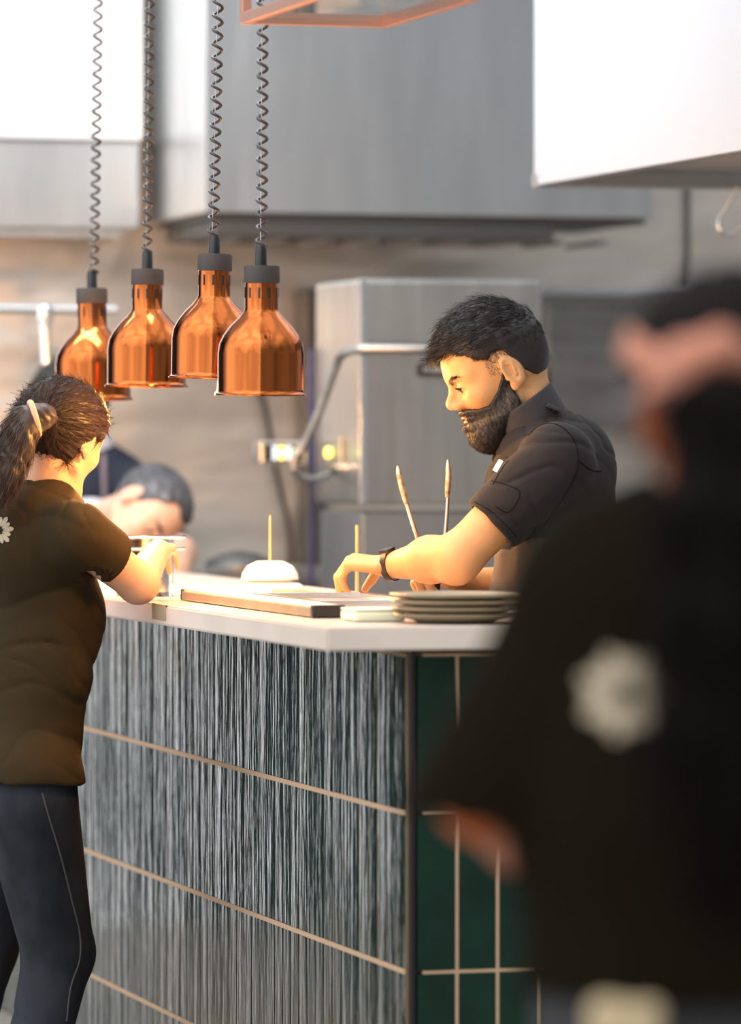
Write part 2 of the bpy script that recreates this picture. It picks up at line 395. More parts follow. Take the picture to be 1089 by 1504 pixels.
# S hook hanging from the rim
hk = P(1076, 262, 11.9)
def scurve(c, w, h, n=28):
    pts = []
    r = w/2
    for i in range(n+1):
        a = PI*(1.05-1.25*i/n); pts.append(c+np.array([r*.55*math.cos(a)-0.0, 0, h/2-r*.55+r*.55*math.sin(a)]))
    for i in range(n+1):
        a = PI*(.20-0) if False else None
    return pts
hp = [(1069, 264), (1071, 259), (1078, 257), (1084, 261), (1085, 268), (1083, 278), (1077, 290), (1068, 304), (1058, 320), (1056, 331), (1060, 340), (1070, 345), (1080, 342), (1090, 332)]
def smooth(pts, n=6):
    pts = [np.asarray(p, float) for p in pts]; out = []
    for i in range(len(pts)-1):
        p0 = pts[max(i-1, 0)]; p1 = pts[i]; p2 = pts[i+1]; p3 = pts[min(i+2, len(pts)-1)]
        for k in range(n):
            u = k/n; out.append(.5*((2*p1)+(-p0+p2)*u+(2*p0-5*p1+4*p2-p3)*u*u+(-p0+3*p1-3*p2+p3)*u**3))
    return out+[pts[-1]]
HKD = gp(bc, 0, on_line(1076, bc, E2))[1]-.03
hko = MB().tube(smooth([P(x, y, HKD) for x, y in hp]), .0042, 10).build('s_hook', 'polished', smooth=True)
tag(hko, 'bent steel S hook hanging below the canopy hood at right edge', 'hook')
# ---- copper hanging rack at the top
rc = P(352, 36, 9.45)
rL = on_line(572, rc, E2)
t = empty('hanging_rack', rc, 'copper framed hanging glass shelf at the top edge', 'hanging shelf')
bw = .012
rn = 1.25
def rr(o, a0, a1, b0, b1, z0, z1, m, name, bev=.002):
    c = gp(o, -(a0+a1)/2, (b0+b1)/2, (z0+z1)/2); return MB().box(c, ((a1-a0)/2, (b1-b0)/2, (z1-z0)/2), GRID, bev).build(name, m, t)
zr = rc[2]
rr(rc, 0, .02, 0, rL, zr, zr+.022, 'copper_frame', 'frame_rail')
rr(rc, .02, rn, 0, .02, zr, zr+.022, 'copper_frame', 'frame_rail')
rr(rc, .02, rn, rL-.02, rL, zr, zr+.022, 'copper_frame', 'frame_rail')
rr(rc, 0, .02, 0, .02, zr+.022, zr+.9, 'copper_frame', 'frame_post')
rr(rc, 0, .02, rL-.02, rL, zr+.022, zr+.9, 'copper_frame', 'frame_post')
rr(rc, .02, rn, .02, rL-.02, zr+.012, zr+.020, 'glass', 'glass_panel', 0)
bx = gp(rc, -.26, .145, zr+.0205)
o = empty('patterned_box', bx, 'small brown patterned box standing on the copper framed glass shelf', 'box')
MB().box(bx+UP*.06, (.05, .045, .06), GRID, .003).build('box_body', 'brown_box', o)
MB().box(bx+UP*.126, (.052, .047, .006), GRID, .002).build('box_lid', 'wood', o)
# ---- pass-through dishwasher
DD = 13.3
dc = P(530, 742, DD)                              # bottom front left corner
ztop = P(530, 409, DD)[2]
dL = on_line(797, dc, E2); dS = on_line(463, dc, E1)
t = empty('hood_dishwasher', (dc[0], dc[1], 0), 'tall steel pass through dishwasher behind the bearded chef', 'dishwasher')
MB().box(gp(dc, dS/2, dL/2, (dc[2]+ztop)/2), (dS/2, dL/2, (ztop-dc[2])/2), GRID, .012).build('machine_hood', 'steel', t)
MB().box(gp(dc, -.004, .006, (dc[2]+ztop)/2), (.005, .011, (ztop-dc[2])/2-.004), GRID, .002).build('edge_strip', 'polished', t)
MB().box(gp(dc, dS/2, dL/2, dc[2]/2-.01), (dS/2-.02, dL/2-.01, dc[2]/2-.012), GRID, .004).build('base_cabinet', 'mid_steel', t)
MB().box(gp(dc, dS-.01, -.014, 1.3), (.005, .006, .50), GRID, .002).build('blue_edge_film', 'blue_film', t)
# wrap-around handle bar
zb = P(530, 512, DD-.1)[2]
A = gp(dc, -.12, .03, zb); Bp = gp(dc, -.12, dL+.0, zb)
lf = [P(432, 690, 13.35), P(432, 676, 13.35), P(446, 655, 13.35), P(462, 622, 13.33), P(480, 575, 13.3), P(496, 532, 13.26), P(508, 518, 13.22), P(530, 512, 13.18)]
rt = [P(790, 515, 13.25), P(803, 519, 13.3), P(810, 530, 13.4), P(808, 548, 13.6), P(800, 575, 13.7)]
MB().tube(smooth(lf)+smooth(rt), .0125, 12).build('lift_handle', 'band_steel', t, smooth=True)
MB().tube(smooth([P(524, 585, 13.6), P(516, 620, 13.6), P(503, 655, 13.6), P(497, 684, 13.6), P(470, 702, 13.5), P(440, 700, 13.4), P(430, 684, 13.35)]), .009, 10).build('lift_rod', 'mid_steel', t, smooth=True)
# badge
bo = P(640, 543, DD+.02); bo = gp(dc, -.014, 0); 
tb = on_line(642, gp(dc, -.016, 0), E2); bcn = gp(dc, -.014, tb, P(640, 543, DD)[2])
badge = MB().box(bcn, (.004, .052, .017), GRID, .002).build('name_plate', 'plate_black', t)
def text(s, pos, size, m, par, name, xd, zd=UP, ext=.0008, align='CENTER'):
    cu = bpy.data.curves.new(name, 'FONT'); cu.body = s; cu.size = size; cu.extrude = ext; cu.align_x = align; cu.align_y = 'CENTER'
    ob = bpy.data.objects.new('tmp', cu); COL.objects.link(ob)
    me = bpy.data.meshes.new_from_object(ob.evaluated_get(bpy.context.evaluated_depsgraph_get())); bpy.data.objects.remove(ob)
    xd = nz(xd); zd = nz(zd); nn = np.cross(xd, zd); R = Matrix([[xd[i], zd[i], nn[i], pos[i]] for i in range(3)]+[[0, 0, 0, 1]])
    me.transform(R); me.name = name; me.materials.clear(); return link(name, me, m, par, False)
text('HOBART', bcn+n2*.006, .021, 'letter', badge, 'plate_lettering', E2)
# control unit left of the machine
cu0 = P(382, 682, 13.6); cu1 = P(452, 648, 13.6)
ctl = empty('control_unit', cu0, 'small steel control box with lit digits under the copper lamps', 'control box')
MB().box((cu0+cu1)/2+E1*.05, (.05, (cu1-cu0)[0]/2, (cu1-cu0)[2]/2), GRID, .004).build('housing', 'steel', ctl)
ds = MB().box((cu0+cu1)/2-E1*.003, (.004, (cu1-cu0)[0]/2-.010, (cu1-cu0)[2]/2-.009), GRID, .001).build('display_window', 'black', ctl)
for i, x in enumerate((404, 414, 424)):
    for j, y in enumerate((658, 665, 672)):
        MB().box(P(x, y, 13.575), (.001, .0075, .0052), GRID, .001).build('digit_segment', 'led_white' if (i+j) % 2 == 0 or i != 1 else 'led_amber', ds)
MB().lathe([(0, 0), (.0135, 0), (.0135, .004), (0, .004)], 20, P(438, 665, 13.575), np.array([E2, UP, -E1]).T).build('indicator_glow', 'led_yellow', ctl, True)
# reflection of the control unit in the machine side, added as glowing dot and bar
MB().box(gp(dc, dS*.55, -.008, P(480, 665, 13.5)[2]), (.10, .004, .045), GRID, .002).build('side_panel', 'steel', t)
def on_side(px, py, out):
    o = gp(dc, 0, -out); a = on_line(px, o, E1); q = gp(o, a, 0); return P(px, py, q[1])
MB().lathe([(0, .0), (.016, .0), (.014, .01), (0, .014)], 20, on_side(484, 665, .012), np.array([UP, E1, -E2]).T).build('indicator_glow', 'led_amber', t, True)
MB().box(on_side(498, 686, .02), (.045, .02, .008), GRID, .004).build('reflected_button', 'polished', t)
# upright grey duct left of the machine
q0 = wall_pt(448, 426)
u = MB().box((q0[0]-E1[0]*.09, q0[1]-E1[1]*.09, q0[2]/2), (.07, .032, q0[2]/2), GRID, .006).build('service_duct', 'dark_steel'); tag(u, 'upright grey steel duct left of the dishwasher', 'duct')
# cable on the wall
cb_ = MB().tube(smooth([wall_pt(x, y)-E1*.03 for x, y in ((374, 520), (378, 570), (386, 600), (393, 640), (402, 690), (412, 735), (421, 775), (424, 830))]), .0085, 8).build('power_cable', 'black', smooth=True)
tag(cb_, 'black cable running down the steel wall behind the counter', 'cable')
# ---- chrome pipe and spray tap, left
t = empty('pipe_rail', P(60, 453, 13.8), 'horizontal chrome pipe rail with drop fitting at far left', 'pipe')
MB().tube([P(-160, 451, 13.9), P(20, 453, 13.9), P(172, 455, 13.9)], .014, 14).build('pipe', 'mid_steel', t, True)
MB().tube([P(66, 457, 13.88), P(66, 470, 13.88), P(66, 490, 13.88), P(67, 535, 13.88)], [.014, .020, .015, .012], 14).build('drop_pipe', 'polished', t, True)
MB().lathe([(0, -.024), (.020, -.024), (.024, -.010), (.024, .010), (.020, .024), (0, .024)], 18, P(66, 462, 13.88)).build('valve_body', 'polished', t, True)
for x in (10, 150): MB().tube([P(x, 453, 13.9), P(x, 453, 13.9)+E1*.4], .010, 10).build('bracket', 'polished', t, True)
# ---- back work counter
k0 = wall_pt(270, 826)
mm_ = wall_pt(345, 827); ext = .16
t = empty('back_counter', (mm_[0], mm_[1], 0), 'low steel back counter along the kitchen wall', 'back counter')
MB().box((mm_[0]-E1[0]*.30+0, mm_[1]-E1[1]*.30, mm_[2]-.02), (.28, ext, .02), GRID, .004).build('steel_top', 'steel', t)
MB().box((mm_[0]-E1[0]*.30+0, mm_[1]-E1[1]*.30, (mm_[2]-.04)/2), (.25, ext-.01, (mm_[2]-.044)/2), GRID, .003).build('cabinet', 'mid_steel', t)
pn = P(352, 846, 13.25); pn[2] = mm_[2]+.002
pt = empty('covered_pan', pn, 'dark round covered pan on the back counter behind white bowls', 'pan')
MB().lathe([(0, 0), (.085, 0), (.095, .03), (.095, .04)], 40, pn).build('pan_body', 'mid_steel', pt, True)
MB().lathe([(.098, .041), (.09, .055), (.05, .075), (0, .082)], 40, pn).build('pan_lid', 'dark_steel', pt, True)
# hood wall at right: pale strip added as its highlight, dark box as its darker bands
sh = wall_pt(905, 432)
o = MB().box((sh[0]-E1[0]*.10, sh[1]-E1[1]*.10, sh[2]), (.10, .30, .012), GRID, .003).build('wall_highlight', 'pale_steel'); tag(o, 'thin pale strip standing in for a highlight on the steel wall right of the dishwasher', 'highlight strip')
o.data.update()
band_box = MB().box((sh[0]-E1[0]*.08, sh[1]-E1[1]*.08, sh[2]-.24), (.075, .28, .20), GRID, .005).build('wall_dark_band', 'band_steel'); tag(band_box, 'dark grey box standing in for the darker bands of the steel wall', 'cabinet')
# ================================================================== the counter
t = empty('service_counter', (t_c[0], t_c[1], 0), 'tall counter clad in dark green glazed tiles with beige grout lines', 'counter')
ZL = 4.2; ZR = 2.6
gz = [P(605, y, t_c[1])[2] for y in (1195, 1428)]; pitch = gz[0]-gz[1]
MB().prism([tuple(p[:2]) for p in (gp(t_c, .012, .012), gp(t_c, ZL, .012), gp(t_c, ZL, .40), gp(t_c, .45, .40), gp(t_c, .45, ZR), gp(t_c, .012, ZR))], 0, ZB-.002).build('counter_core', 'grout_dark', t)
def tiles(name, m, along, nrm, L, w, gap, start, seed, wav=0., hgap=.007, tilt=.01):
    r = np.random.default_rng(seed); mb = MB()
    rows = []; z = gz[0]+pitch
    tops = [gz[0]+pitch, gz[0], gz[1], gz[1]-pitch, gz[1]-2*pitch, gz[1]-3*pitch]
    cols = int(L/w)
    for j in range(len(tops)-1):
        zt = min(tops[j]-hgap/2, ZB-.004); zb_ = max(tops[j+1]+hgap/2, .004)
        if zt-zb_ < .02: continue
        for i in range(cols):
            a0 = start+i*w+gap/2; a1 = start+(i+1)*w-gap/2
            ta = r.normal(0, tilt); tz = r.normal(0, tilt*.08); d = .010+abs(r.normal(0, .0004))
            nx, nzz = 2, 5
            V = []; 
            for q in range(nzz+1):
                for p_ in range(nx+1):
                    fa = p_/nx; fz = q/nzz; dd = d+ta*(fa-.5)*w+tz*(fz-.5)*.3+(0.0006*(1-(2*fa-1)**2))+r.normal(0, wav)
                    b = t_c+along*(a0+(a1-a0)*fa)+nrm*dd; V.append((b[0], b[1], zb_+(zt-zb_)*fz))
            n = len(V)
            bidx = [q*(nx+1)+p_ for q, p_ in [(0, k) for k in range(nx+1)]+[(k, nx) for k in range(1, nzz+1)]+[(nzz, k) for k in range(nx-1, -1, -1)]+[(k, 0) for k in range(nzz-1, 0, -1)]]
            V += [tuple(np.array(V[k])-nrm*.012) for k in bidx]
            Fc = [(q*(nx+1)+p_, q*(nx+1)+p_+1, (q+1)*(nx+1)+p_+1, (q+1)*(nx+1)+p_) for q in range(nzz) for p_ in range(nx)]
            m2 = len(bidx); Fc += [(bidx[k], n+k, n+(k+1) % m2, bidx[(k+1) % m2]) for k in range(m2)]
            mb.add(V, Fc)
    return mb.build(name, m, t, True, angle=.5)
tiles('side_tiles', 'tile', E1, -E2, ZL-.03, .0655, .008, .008, 3, .00020, .009, .010)
tiles('front_tiles', 'tile_front', E2, -E1, ZR-.03, .0815, .007, .006, 4, 0., .007, .002)
MB().box(gp(t_c, ZL/2+.004, .001, (ZB-.01)/2), (ZL/2-.006, .0094, (ZB-.014)/2), GRID).build('side_grout', 'grout_dark', t)
for z in (gz[0], gz[1], gz[1]-pitch):
    MB().box(gp(t_c, ZL/2, -.0015, z), (ZL/2-.01, .0105, .0048), GRID).build('grout_line', 'grout', t)
MB().box(gp(t_c, -.0045, ZR/2, (ZB-.01)/2), (.0055, ZR/2-.02, (ZB-.012)/2), GRID).build('front_grout', 'grout', t)
MB().box(gp(t_c, .001, .001, (ZB-.004)/2), (.0065, .0065, (ZB-.006)/2), GRID, .003).build('corner_trim', 'trim', t)
W = .65; CL_ = 4.3; CR = 2.7
poly = [tuple(p[:2]) for p in (c_c, gp(c_c, 0, CR), gp(c_c, W, CR), gp(c_c, W, W), gp(c_c, CL_, W), gp(c_c, CL_, 0))]
o = MB().prism(poly, ZB, ZT).build('stone_countertop', 'stone', bev=.004); tag(o, 'thick white stone countertop lit by the heat lamps', 'countertop')
def ct(px, D, dz=0.):
    q = P(px, 700, D); return np.array([q[0], q[1], ZT+dz])
def cty(px, py, z):     # point seen at a pixel on the level plane z
    D = 9.; 
    for _ in range(20):
        q = P(px, py, D); D = D*(CAMZ-z)/(CAMZ-q[2])
    return P(px, py, D)
# ================================================================== heat lamps
def cord(top, bot, n_turn, r=.0098, wr=.0034):
    pts = []; n = n_turn*12
    for i in range(n+1):
        f = i/n; g = f+.10*math.sin(PI*f)*(1) ; c = top+(bot-top)*g if False else top+(bot-top)*(f**.93)
        side = np.array([math.sin(f*2.2)*.002, 0, 0]); a = 2*PI*n_turn*f
        pts.append(c+side+np.array([r*math.cos(a), r*math.sin(a), 0]))
    return MB().tube(pts, wr, 6)
LP = [(383, 580, 9.80, 409, 'copper heat lamp nearest the chef, the rightmost of the four'),
      (312, 556, 9.80, 0, 'copper heat lamp hung highest, second from the right'),
      (215, 568, 9.80, 0, 'copper heat lamp third from the right, overlapping the leftmost lamp'),
      (137, 588, 9.80, 0, 'copper heat lamp farthest left, above the ponytailed woman')]
L0 = P(383, 580, 9.8)
tops_px = [(386, -80), (322, -80), (220, -80), (145, -80)]
R_ = .0905
prof_out = [(R_+.004, 0), (R_+.004, .003), (R_, .005), (R_-.0015, .012), (R_-.001, .085), (R_-.004, .105), (R_-.012, .122), (R_-.026, .142), (R_-.042, .158), (.0375, .170), (.0345, .176), (.0345, .232)]
prof_in = [(r-.0025, z) for r, z in prof_out[::-1] if z > .004]+[(R_+.001, 0)]
first = None; lamps = []
for i, (px, py, D, _, lab) in enumerate(LP):
    k = (px-544.5)/F; t_ = (L0[0]-k*L0[1])/(k*E1[1]-E1[0]); D = L0[1]+t_*E1[1]; c = P(px, py, D)
    if i == 0:
        root = empty('heat_lamp', (0, 0, 0), lab, 'heat lamp', 'copper heat lamps over the counter')
        sh_ = MB().lathe(prof_out+prof_in[:], 72).build('lamp_shade', 'copper', root, True, angle=.9)
        MB().lathe([(R_-.006, .010), (R_-.0055, .085), (R_-.012, .110), (R_-.035, .145), (.030, .168), (.02, .17)], 48).build('shade_lining', 'inner', sh_, True)
        for a in range(10):
            an = 2*PI*a/10+.2
            MB().box((.0348*math.cos(an), .0348*math.sin(an), .210), (.0009, .0022, .011), (np.array([math.cos(an), math.sin(an), 0]), np.array([-math.sin(an), math.cos(an), 0]), UP), .0005).build('vent_slot', 'black', sh_)
        MB().lathe([(.030, .228), (.0368, .230), (.0372, .232), (.0372, .262), (.0355, .266), (0, .266)], 48).build('lamp_cap', 'cap_grey', root, True, angle=.6)
        MB().lathe([(.0, .264), (.0125, .264), (.0118, .300), (.0095, .308), (0, .309)], 20, (-.002, 0, 0)).build('cable_grip', 'black', root, True)
        MB().lathe([(0, .0), (.020, .002), (.036, .014), (.040, .035), (.034, .060), (.018, .09), (.015, .13), (0, .135)], 32, (0, 0, .004)).build('heat_bulb', 'bulb', root, True)
        lp = root
    else:
        lp = root.copy(); COL.objects.link(lp); lp['label'] = lab
        for ch in list(root.children):
            if ch.name.startswith('coiled'): continue
            cc = ch.copy(); COL.objects.link(cc); cc.parent = lp
            for g in list(ch.children):
                gg = g.copy(); COL.objects.link(gg); gg.parent = cc
    lp.location = c
    lp.rotation_euler = (math.radians([2.2, .8, .5, -.2][i]), math.radians([.6, 1.0, .6, 1.2][i]), .7*i)
    lamps.append((lp, c, tops_px[i]))
bpy.context.view_layer.update()
for lp, c, tp in lamps:
    top = P(tp[0], tp[1], c[1]); bot = c+UP*.303
    n = int((top[2]-bot[2])/.0288)
    o = cord(top, bot, n).build('coiled_cord', 'cord', None, True); o.parent = lp; o.matrix_parent_inverse = lp.matrix_world.inverted()
    w = MB().tube([top, bot], .0009, 6).build('steel_wire', 'steel', None, True); w.parent = lp; w.matrix_parent_inverse = lp.matrix_world.inverted()
for i, (lp, c, tp) in enumerate(lamps):
    ld = bpy.data.lights.new('heat_lamp_glow', 'POINT'); ld.energy = LAMP_W*[1.1, 1.5, 4.2, 6.0][i]; ld.color = (1, .47, .12); ld.shadow_soft_size = .03
    lo = bpy.data.objects.new('heat_lamp_glow', ld); COL.objects.link(lo); lo.location = c-UP*.035
# ================================================================== things on the counter
# steel container with two rims
cc = ct(212, 10.85, .001)
t = empty('steel_container', cc, 'round steel insert pan with flanged rim glowing under the lamps', 'container')
MB().lathe([(0, 0), (.066, 0), (.065, .004), (.067, .128), (.093, .130), (.096, .133), (.093, .136), (.064, .136), (.066, .01), (0, .008)], 48, cc).build('pan_body', 'polished', t, True, angle=.6)
MB().lathe([(.068, .104), (.092, .104), (.094, .107), (.092, .110), (.068, .110)], 48, cc).build('rim_ring', 'steel', t, True, angle=.6)
# ticket rail along the edge
r0 = cty(288, 869, ZT+.02); r1 = cty(480, 893, ZT+.02); dr = nz((r1-r0)*[1, 1, 0]); sd = np.cross(UP, dr)
t = empty('ticket_rail', ct(380, 10, 0), 'long pale ticket rail with black end cap lying along the counter edge', 'ticket rail')
rl = np.linalg.norm((r1-r0)[:2]); rc_ = (r0+r1)/2; rc_[2] = ZT+.001
MB().box(rc_+UP*.011, (rl/2, .033, .0105), (dr, sd, UP), .004).build('rail_body', 'ceramic', t)
MB().box(rc_+UP*.0235, (rl/2-.004, .028, .002), (dr, sd, UP), .001).build('rail_face', 'white_ceramic', t)
MB().box(rc_+UP*.013+dr*(rl/2+.009), (.009, .034, .0125), (dr, sd, UP), .003).build('end_cap', 'black', t)
MB().box(rc_+UP*.013-dr*(rl/2+.004), (.005, .034, .0125), (dr, sd, UP), .003).build('end_cap', 'black', t)
# masking tape over the edge
ta = on_line(234, c_c, E1); tc_ = gp(c_c, ta, 0, ZT)
mb = MB()
mb.box(tc_+E2*.03+UP*.0008, (.06, .032, .0006), GRID); mb.box(tc_-E2*.0012+UP*(-.016), (.06, .0008, .017), GRID)
o = mb.build('masking_tape', 'cream'); tag(o, 'strip of cream masking tape folded over the counter edge', 'tape')
ta2 = on_line(285, c_c, E1); o = MB().box(gp(c_c, ta2, .035, ZT+.0008), (.055, .022, .0006), GRID).build('paper_ticket', 'paper'); tag(o, 'small white paper slip lying at the counter edge by the tape', 'paper')
for (px, D, w, l, lab) in ((300, 11.1, .10, .17, 'blank white paper sheet farthest along the counter'), (350, 10.7, .09, .12, 'blank white paper sheet in front of the bowls')):
    q = ct(px, D, .0012); o = MB().box(q, (l, w, .0008), GRID).build('paper_sheet', 'paper'); tag(o, lab, 'paper', 'white sheets on the counter')
# bowls upside down
def bowl(px, py, D, r, h, name, lab, base=0.):
    q = ct(px, D, base+.001)
    o = MB().lathe([(r, 0), (r*1.0, .003), (r*.97, h*.35), (r*.80, h*.75), (r*.5, h*.97), (r*.42, h), (0, h)], 40, q).build(name, 'white_ceramic', None, True); return o
b1 = bowl(400, 860, 11.05, .080, .030, 'bowl', ''); tag(b1, 'upturned white bowl at the bottom of the pair', 'bowl', 'upturned white bowls')
b2 = bowl(397, 835, 11.05, .066, .042, 'bowl', '', .031); tag(b2, 'upturned white bowl on top of the other bowl', 'bowl', 'upturned white bowls')
o = MB().tube([ct(397, 11.05, .0745), ct(397, 11.05, .18)], [.0028, .0018], 8).build('wooden_skewer', 'wood', None, True); tag(o, 'wooden skewer standing on the upturned white bowls', 'skewer')
sk = ct(525, 10.80, .002)
o = MB().tube([sk, sk+UP*.16], [.0042, .0036], 8).build('wooden_skewer', 'wood', None, True); tag(o, 'wooden skewer standing behind the chef\'s fingers', 'skewer')
# trays and boards
t = empty('serving_tray', ct(500, 10.2), 'low grey serving tray on the counter under the chef\'s hand', 'tray')
tq = ct(500, 10.05, .001)
MB().box(tq+UP*.006, (.26, .115, .006), GRID, .003).build('tray_base', 'mid_steel', t)
for s in (-1, 1): MB().box(tq+E2*s*.118+UP*.012, (.26, .005, .012), GRID, .002).build('tray_rim', 'polished', t)
for s in (-1, 1): MB().box(tq+E1*s*.262+UP*.012, (.005, .123, .012), GRID, .002).build('tray_rim', 'polished', t)
q = ct(396, 10.95, .001); o = MB().box(q+UP*.008+E1*-.25, (.12, .030, .008), GRID, .003).build('chopping_board', 'ceramic'); tag(o, 'thin brown board beside the ticket rail', 'board')
q = ct(548, 9.32, .001); t = empty('folded_napkin', q, 'pale cream folded napkin beside the ticket rail end', 'napkin')
MB().box(q+UP*.010, (.055, .052, .010), GRID, .007).build('napkin_body', 'cream_paper', t); MB().box(q+UP*.0225, (.054, .051, .0022), GRID, .002).build('napkin_fold', 'cream_paper', t)
# plates stack at right
for k, (dz, r, lab) in enumerate(((0, .118, 'stoneware plate at the bottom of the stack by the counter corner'), (.013, .120, 'second stoneware plate from the bottom of the stack'), (.026, .122, 'third stoneware plate from the bottom of the stack'), (.039, .125, 'stoneware plate on top of the stack by the counter corner'))):
    q = ct(668, 9.24, dz+.001)
    o = MB().lathe([(0, 0), (r*.62, 0), (r*.66, .003), (r, .013), (r+.002, .0165), (r, .018), (r*.93, .0155), (r*.6, .0065), (0, .006)], 56, q).build('stoneware_plate', 'ceramic', None, True, angle=.9)
    tag(o, lab, 'plate', 'stacked stoneware plates')
# ================================================================== people
def frame(fwd, up):     # columns forward, left, up
    u = nz(up); f = nz(np.asarray(fwd, float)-u*np.dot(fwd, u)); return np.array([f, np.cross(u, f), u]).T
def headframe(yawdir, pitch, roll=0.):
    f = nz([yawdir[0], yawdir[1], 0]); l = np.cross(UP, f); u = UP.copy()
    f2 = f*math.cos(pitch)-u*math.sin(pitch); u2 = u*math.cos(pitch)+f*math.sin(pitch)
    l2 = l*math.cos(roll)+u2*math.sin(roll); u3 = u2*math.cos(roll)-l*math.sin(roll); return np.array([f2, l2, u3]).T
def mir(f): return [f(1), f(-1)]
def head_sdf(male=True, ears=True):
    s = 1 if male else .94
    skull = U(.03, ell((-.004, 0, .045), (.098, .076, .090)), ell((.030, 0, .050), (.064, .064, .066)), ell((-.035, 0, .030), (.066, .070, .070)))
    face = U(.022, ell((.042, 0, -.012), (.050, .057, .075)), *mir(lambda q: cone((.000, .052*q, -.042), (.070, .018*q, -.082), .017*s, .018*s)), cone((.072, -.014, -.084), (.072, .014, -.084), .018, .018),
             *mir(lambda q: ell((.058, .043*q, -.004), (.026, .022, .020))))
    h = U(.024, skull, face)
    h = U(.014, h, cone((.083, -.030, .042), (.083, .030, .042), .013*s, .013*s, (0, 0, 1), 1.0), cone((.060, .052, .040), (.060, -.052, .040), .012, .012))
    for q in (-1, 1): h = SUB(h, .014, ell((.097, .032*q, .020), (.019, .020, .015)))
    h = U(.010, h, cone((.087, 0, .032), (.112, 0, .000), .0066, .0088), cone((.096, 0, -.014), (.111, 0, -.006), .0085, .0088), *mir(lambda q: ell((.0985, .0125*q, -.010), (.012, .0085, .0090))))
    for q in (-1, 1): h = SUB(h, .003, ell((.1035, .0065*q, -.0195), (.0055, .0034, .004)))
    h = U(.006, h, ell((.089, 0, -.036), (.0125, .022, .0065)), ell((.087, 0, -.0475), (.0125, .020, .0070)))
    h = SUB(h, .004, ell((.100, 0, -.0415), (.012, .024, .0016)))
    for q in (-1, 1):
        e = SUB(ell((.0765, .0315*q, .0205), (.0155, .0165, .0138)), .0012, ell((.0915, .0315*q, .0160), (.012, .0145, .0046)))
        h = U(.005, h, e)
    for q in ((-1, 1) if ears else ()):
        R = np.array([[.93, -.25*q, .26], [.25*q, .96, 0.0], [-.26, .05*q, .965]])
        R = np.linalg.qr(R)[0]; R = R*np.sign(np.diag(R))
        ear = U(.006, ell((-.012, .081*q, .012), (.0195, .0090, .033), R), ell((-.006, .078*q, -.016), (.010, .007, .012)))
        ear = SUB(ear, .004, ell((-.009, .0895*q, .014), (.0125, .0090, .023), R)); ear = U(.003, ear, cone((-.016, .084*q, .026), (-.015, .085*q, .002), .0030, .0034), cone((-.016, .084*q, .026), (-.004, .083*q, .030), .0028, .0025), cone((.003, .081*q, .002), (.002, .081*q, .008), .0045, .0038))
        h = U(.006, h, ear)
    return h
HEAD_M = head_sdf(); HEAD_F = head_sdf(False); BALD_M = head_sdf(True, False); BALD_F = head_sdf(False, False)
def add_eyes(par, o, R, s):
    for q in (-1, 1):
        V = []; mb = MB().lathe([(.0132*math.sin(a), -.0132*math.cos(a)) for a in np.linspace(0.0, PI, 15)], 24)
        c = o+R@np.array([.0775, .0315*q, .020])*s
        mb.v = [tuple(c+R@(np.array(v))*s) for v in mb.v]; e = mb.build('eyeball', 'eye_white', par, True)
        d = nz([.93, 0, -.36]); mi = MB().lathe([(0, .0133), (.004, .0128), (.0075, .0111)], 20); a = nz(np.cross([0, 1., 0], d)); Rl = np.array([a, np.cross(d, a), d]).T
        mi.v = [tuple(c+R@(Rl@np.array(v)*1.01)*s) for v in mi.v]; mi.build('iris', 'iris', e, True)
def hand_prims(wr, fdir, palm, thumb_side, curls, sc=1., spread=.06, thumb=None):
    """wr wrist, fdir towards knuckles, palm = direction the palm faces, thumb_side = side of the thumb"""
    fdir = nz(fdir); palm = nz(palm-fdir*np.dot(palm, fdir)); sd = np.cross(fdir, palm)
    if np.dot(sd, thumb_side) < 0: sd = -sd
    R = np.array([fdir, sd, palm]).T; wr = np.asarray(wr, float); sc = float(sc)
    parts = [rbox(wr+fdir*.052*sc, (.044*sc, .039*sc, .013*sc), .012*sc, R), cone(wr-fdir*.01*sc, wr+fdir*.025*sc, .022*sc, .020*sc, sd, 1.35)]
    L = [(.043, .026, .021), (.048, .030, .022), (.044, .028, .021), (.034, .021, .019)]
    fs = []
    for i in range(4):
        b = wr+fdir*(.092-.004*abs(i-1)**1.5)*sc+sd*(.030-.0195*i)*sc; ang = 0; d0 = nz(fdir+sd*(1.2-i)*spread)
        cu = curls[i]; p = b-fdir*.012*sc; pts = [p, b]
        for j in range(3):
            ang += cu[j]; d = d0*math.cos(ang)+palm*math.sin(ang); pts.append(pts[-1]+d*L[i][j]*sc)
        r = np.array([.0106, .0106, .0098, .0088, .0073])*sc*(1, 1, .97, .86)[i]
        fs.append(U(.003, *[cone(pts[k], pts[k+1], r[k], r[k+1]) for k in range(4)]))
    h = U(.010, *parts)
    for f in fs: h = U(.0045, h, f)
    tb = wr+fdir*.022*sc+sd*.026*sc+palm*.006*sc
    tp = thumb or [(.55, .75, .35), (.80, .35, .45), (.85, .05, .5)]
    pts = [tb]
    for (a, b_, c), l in zip(tp, (.040, .032, .026)): pts.append(pts[-1]+nz(fdir*a+sd*b_+palm*c)*l*sc)
    th = U(.003, cone(pts[0], pts[1], .0165*sc, .0125*sc), cone(pts[1], pts[2], .0122*sc, .0105*sc), cone(pts[2], pts[3], .0105*sc, .0085*sc))
    return U(.012, h, th)
def leg_prims(hip, knee, ankle, toe, r=(.085, .058, .040), cloth=0.):
    return U(.03, cone(hip, knee, r[0], r[1]), cone(knee, ankle, r[1]*.98, r[2]))
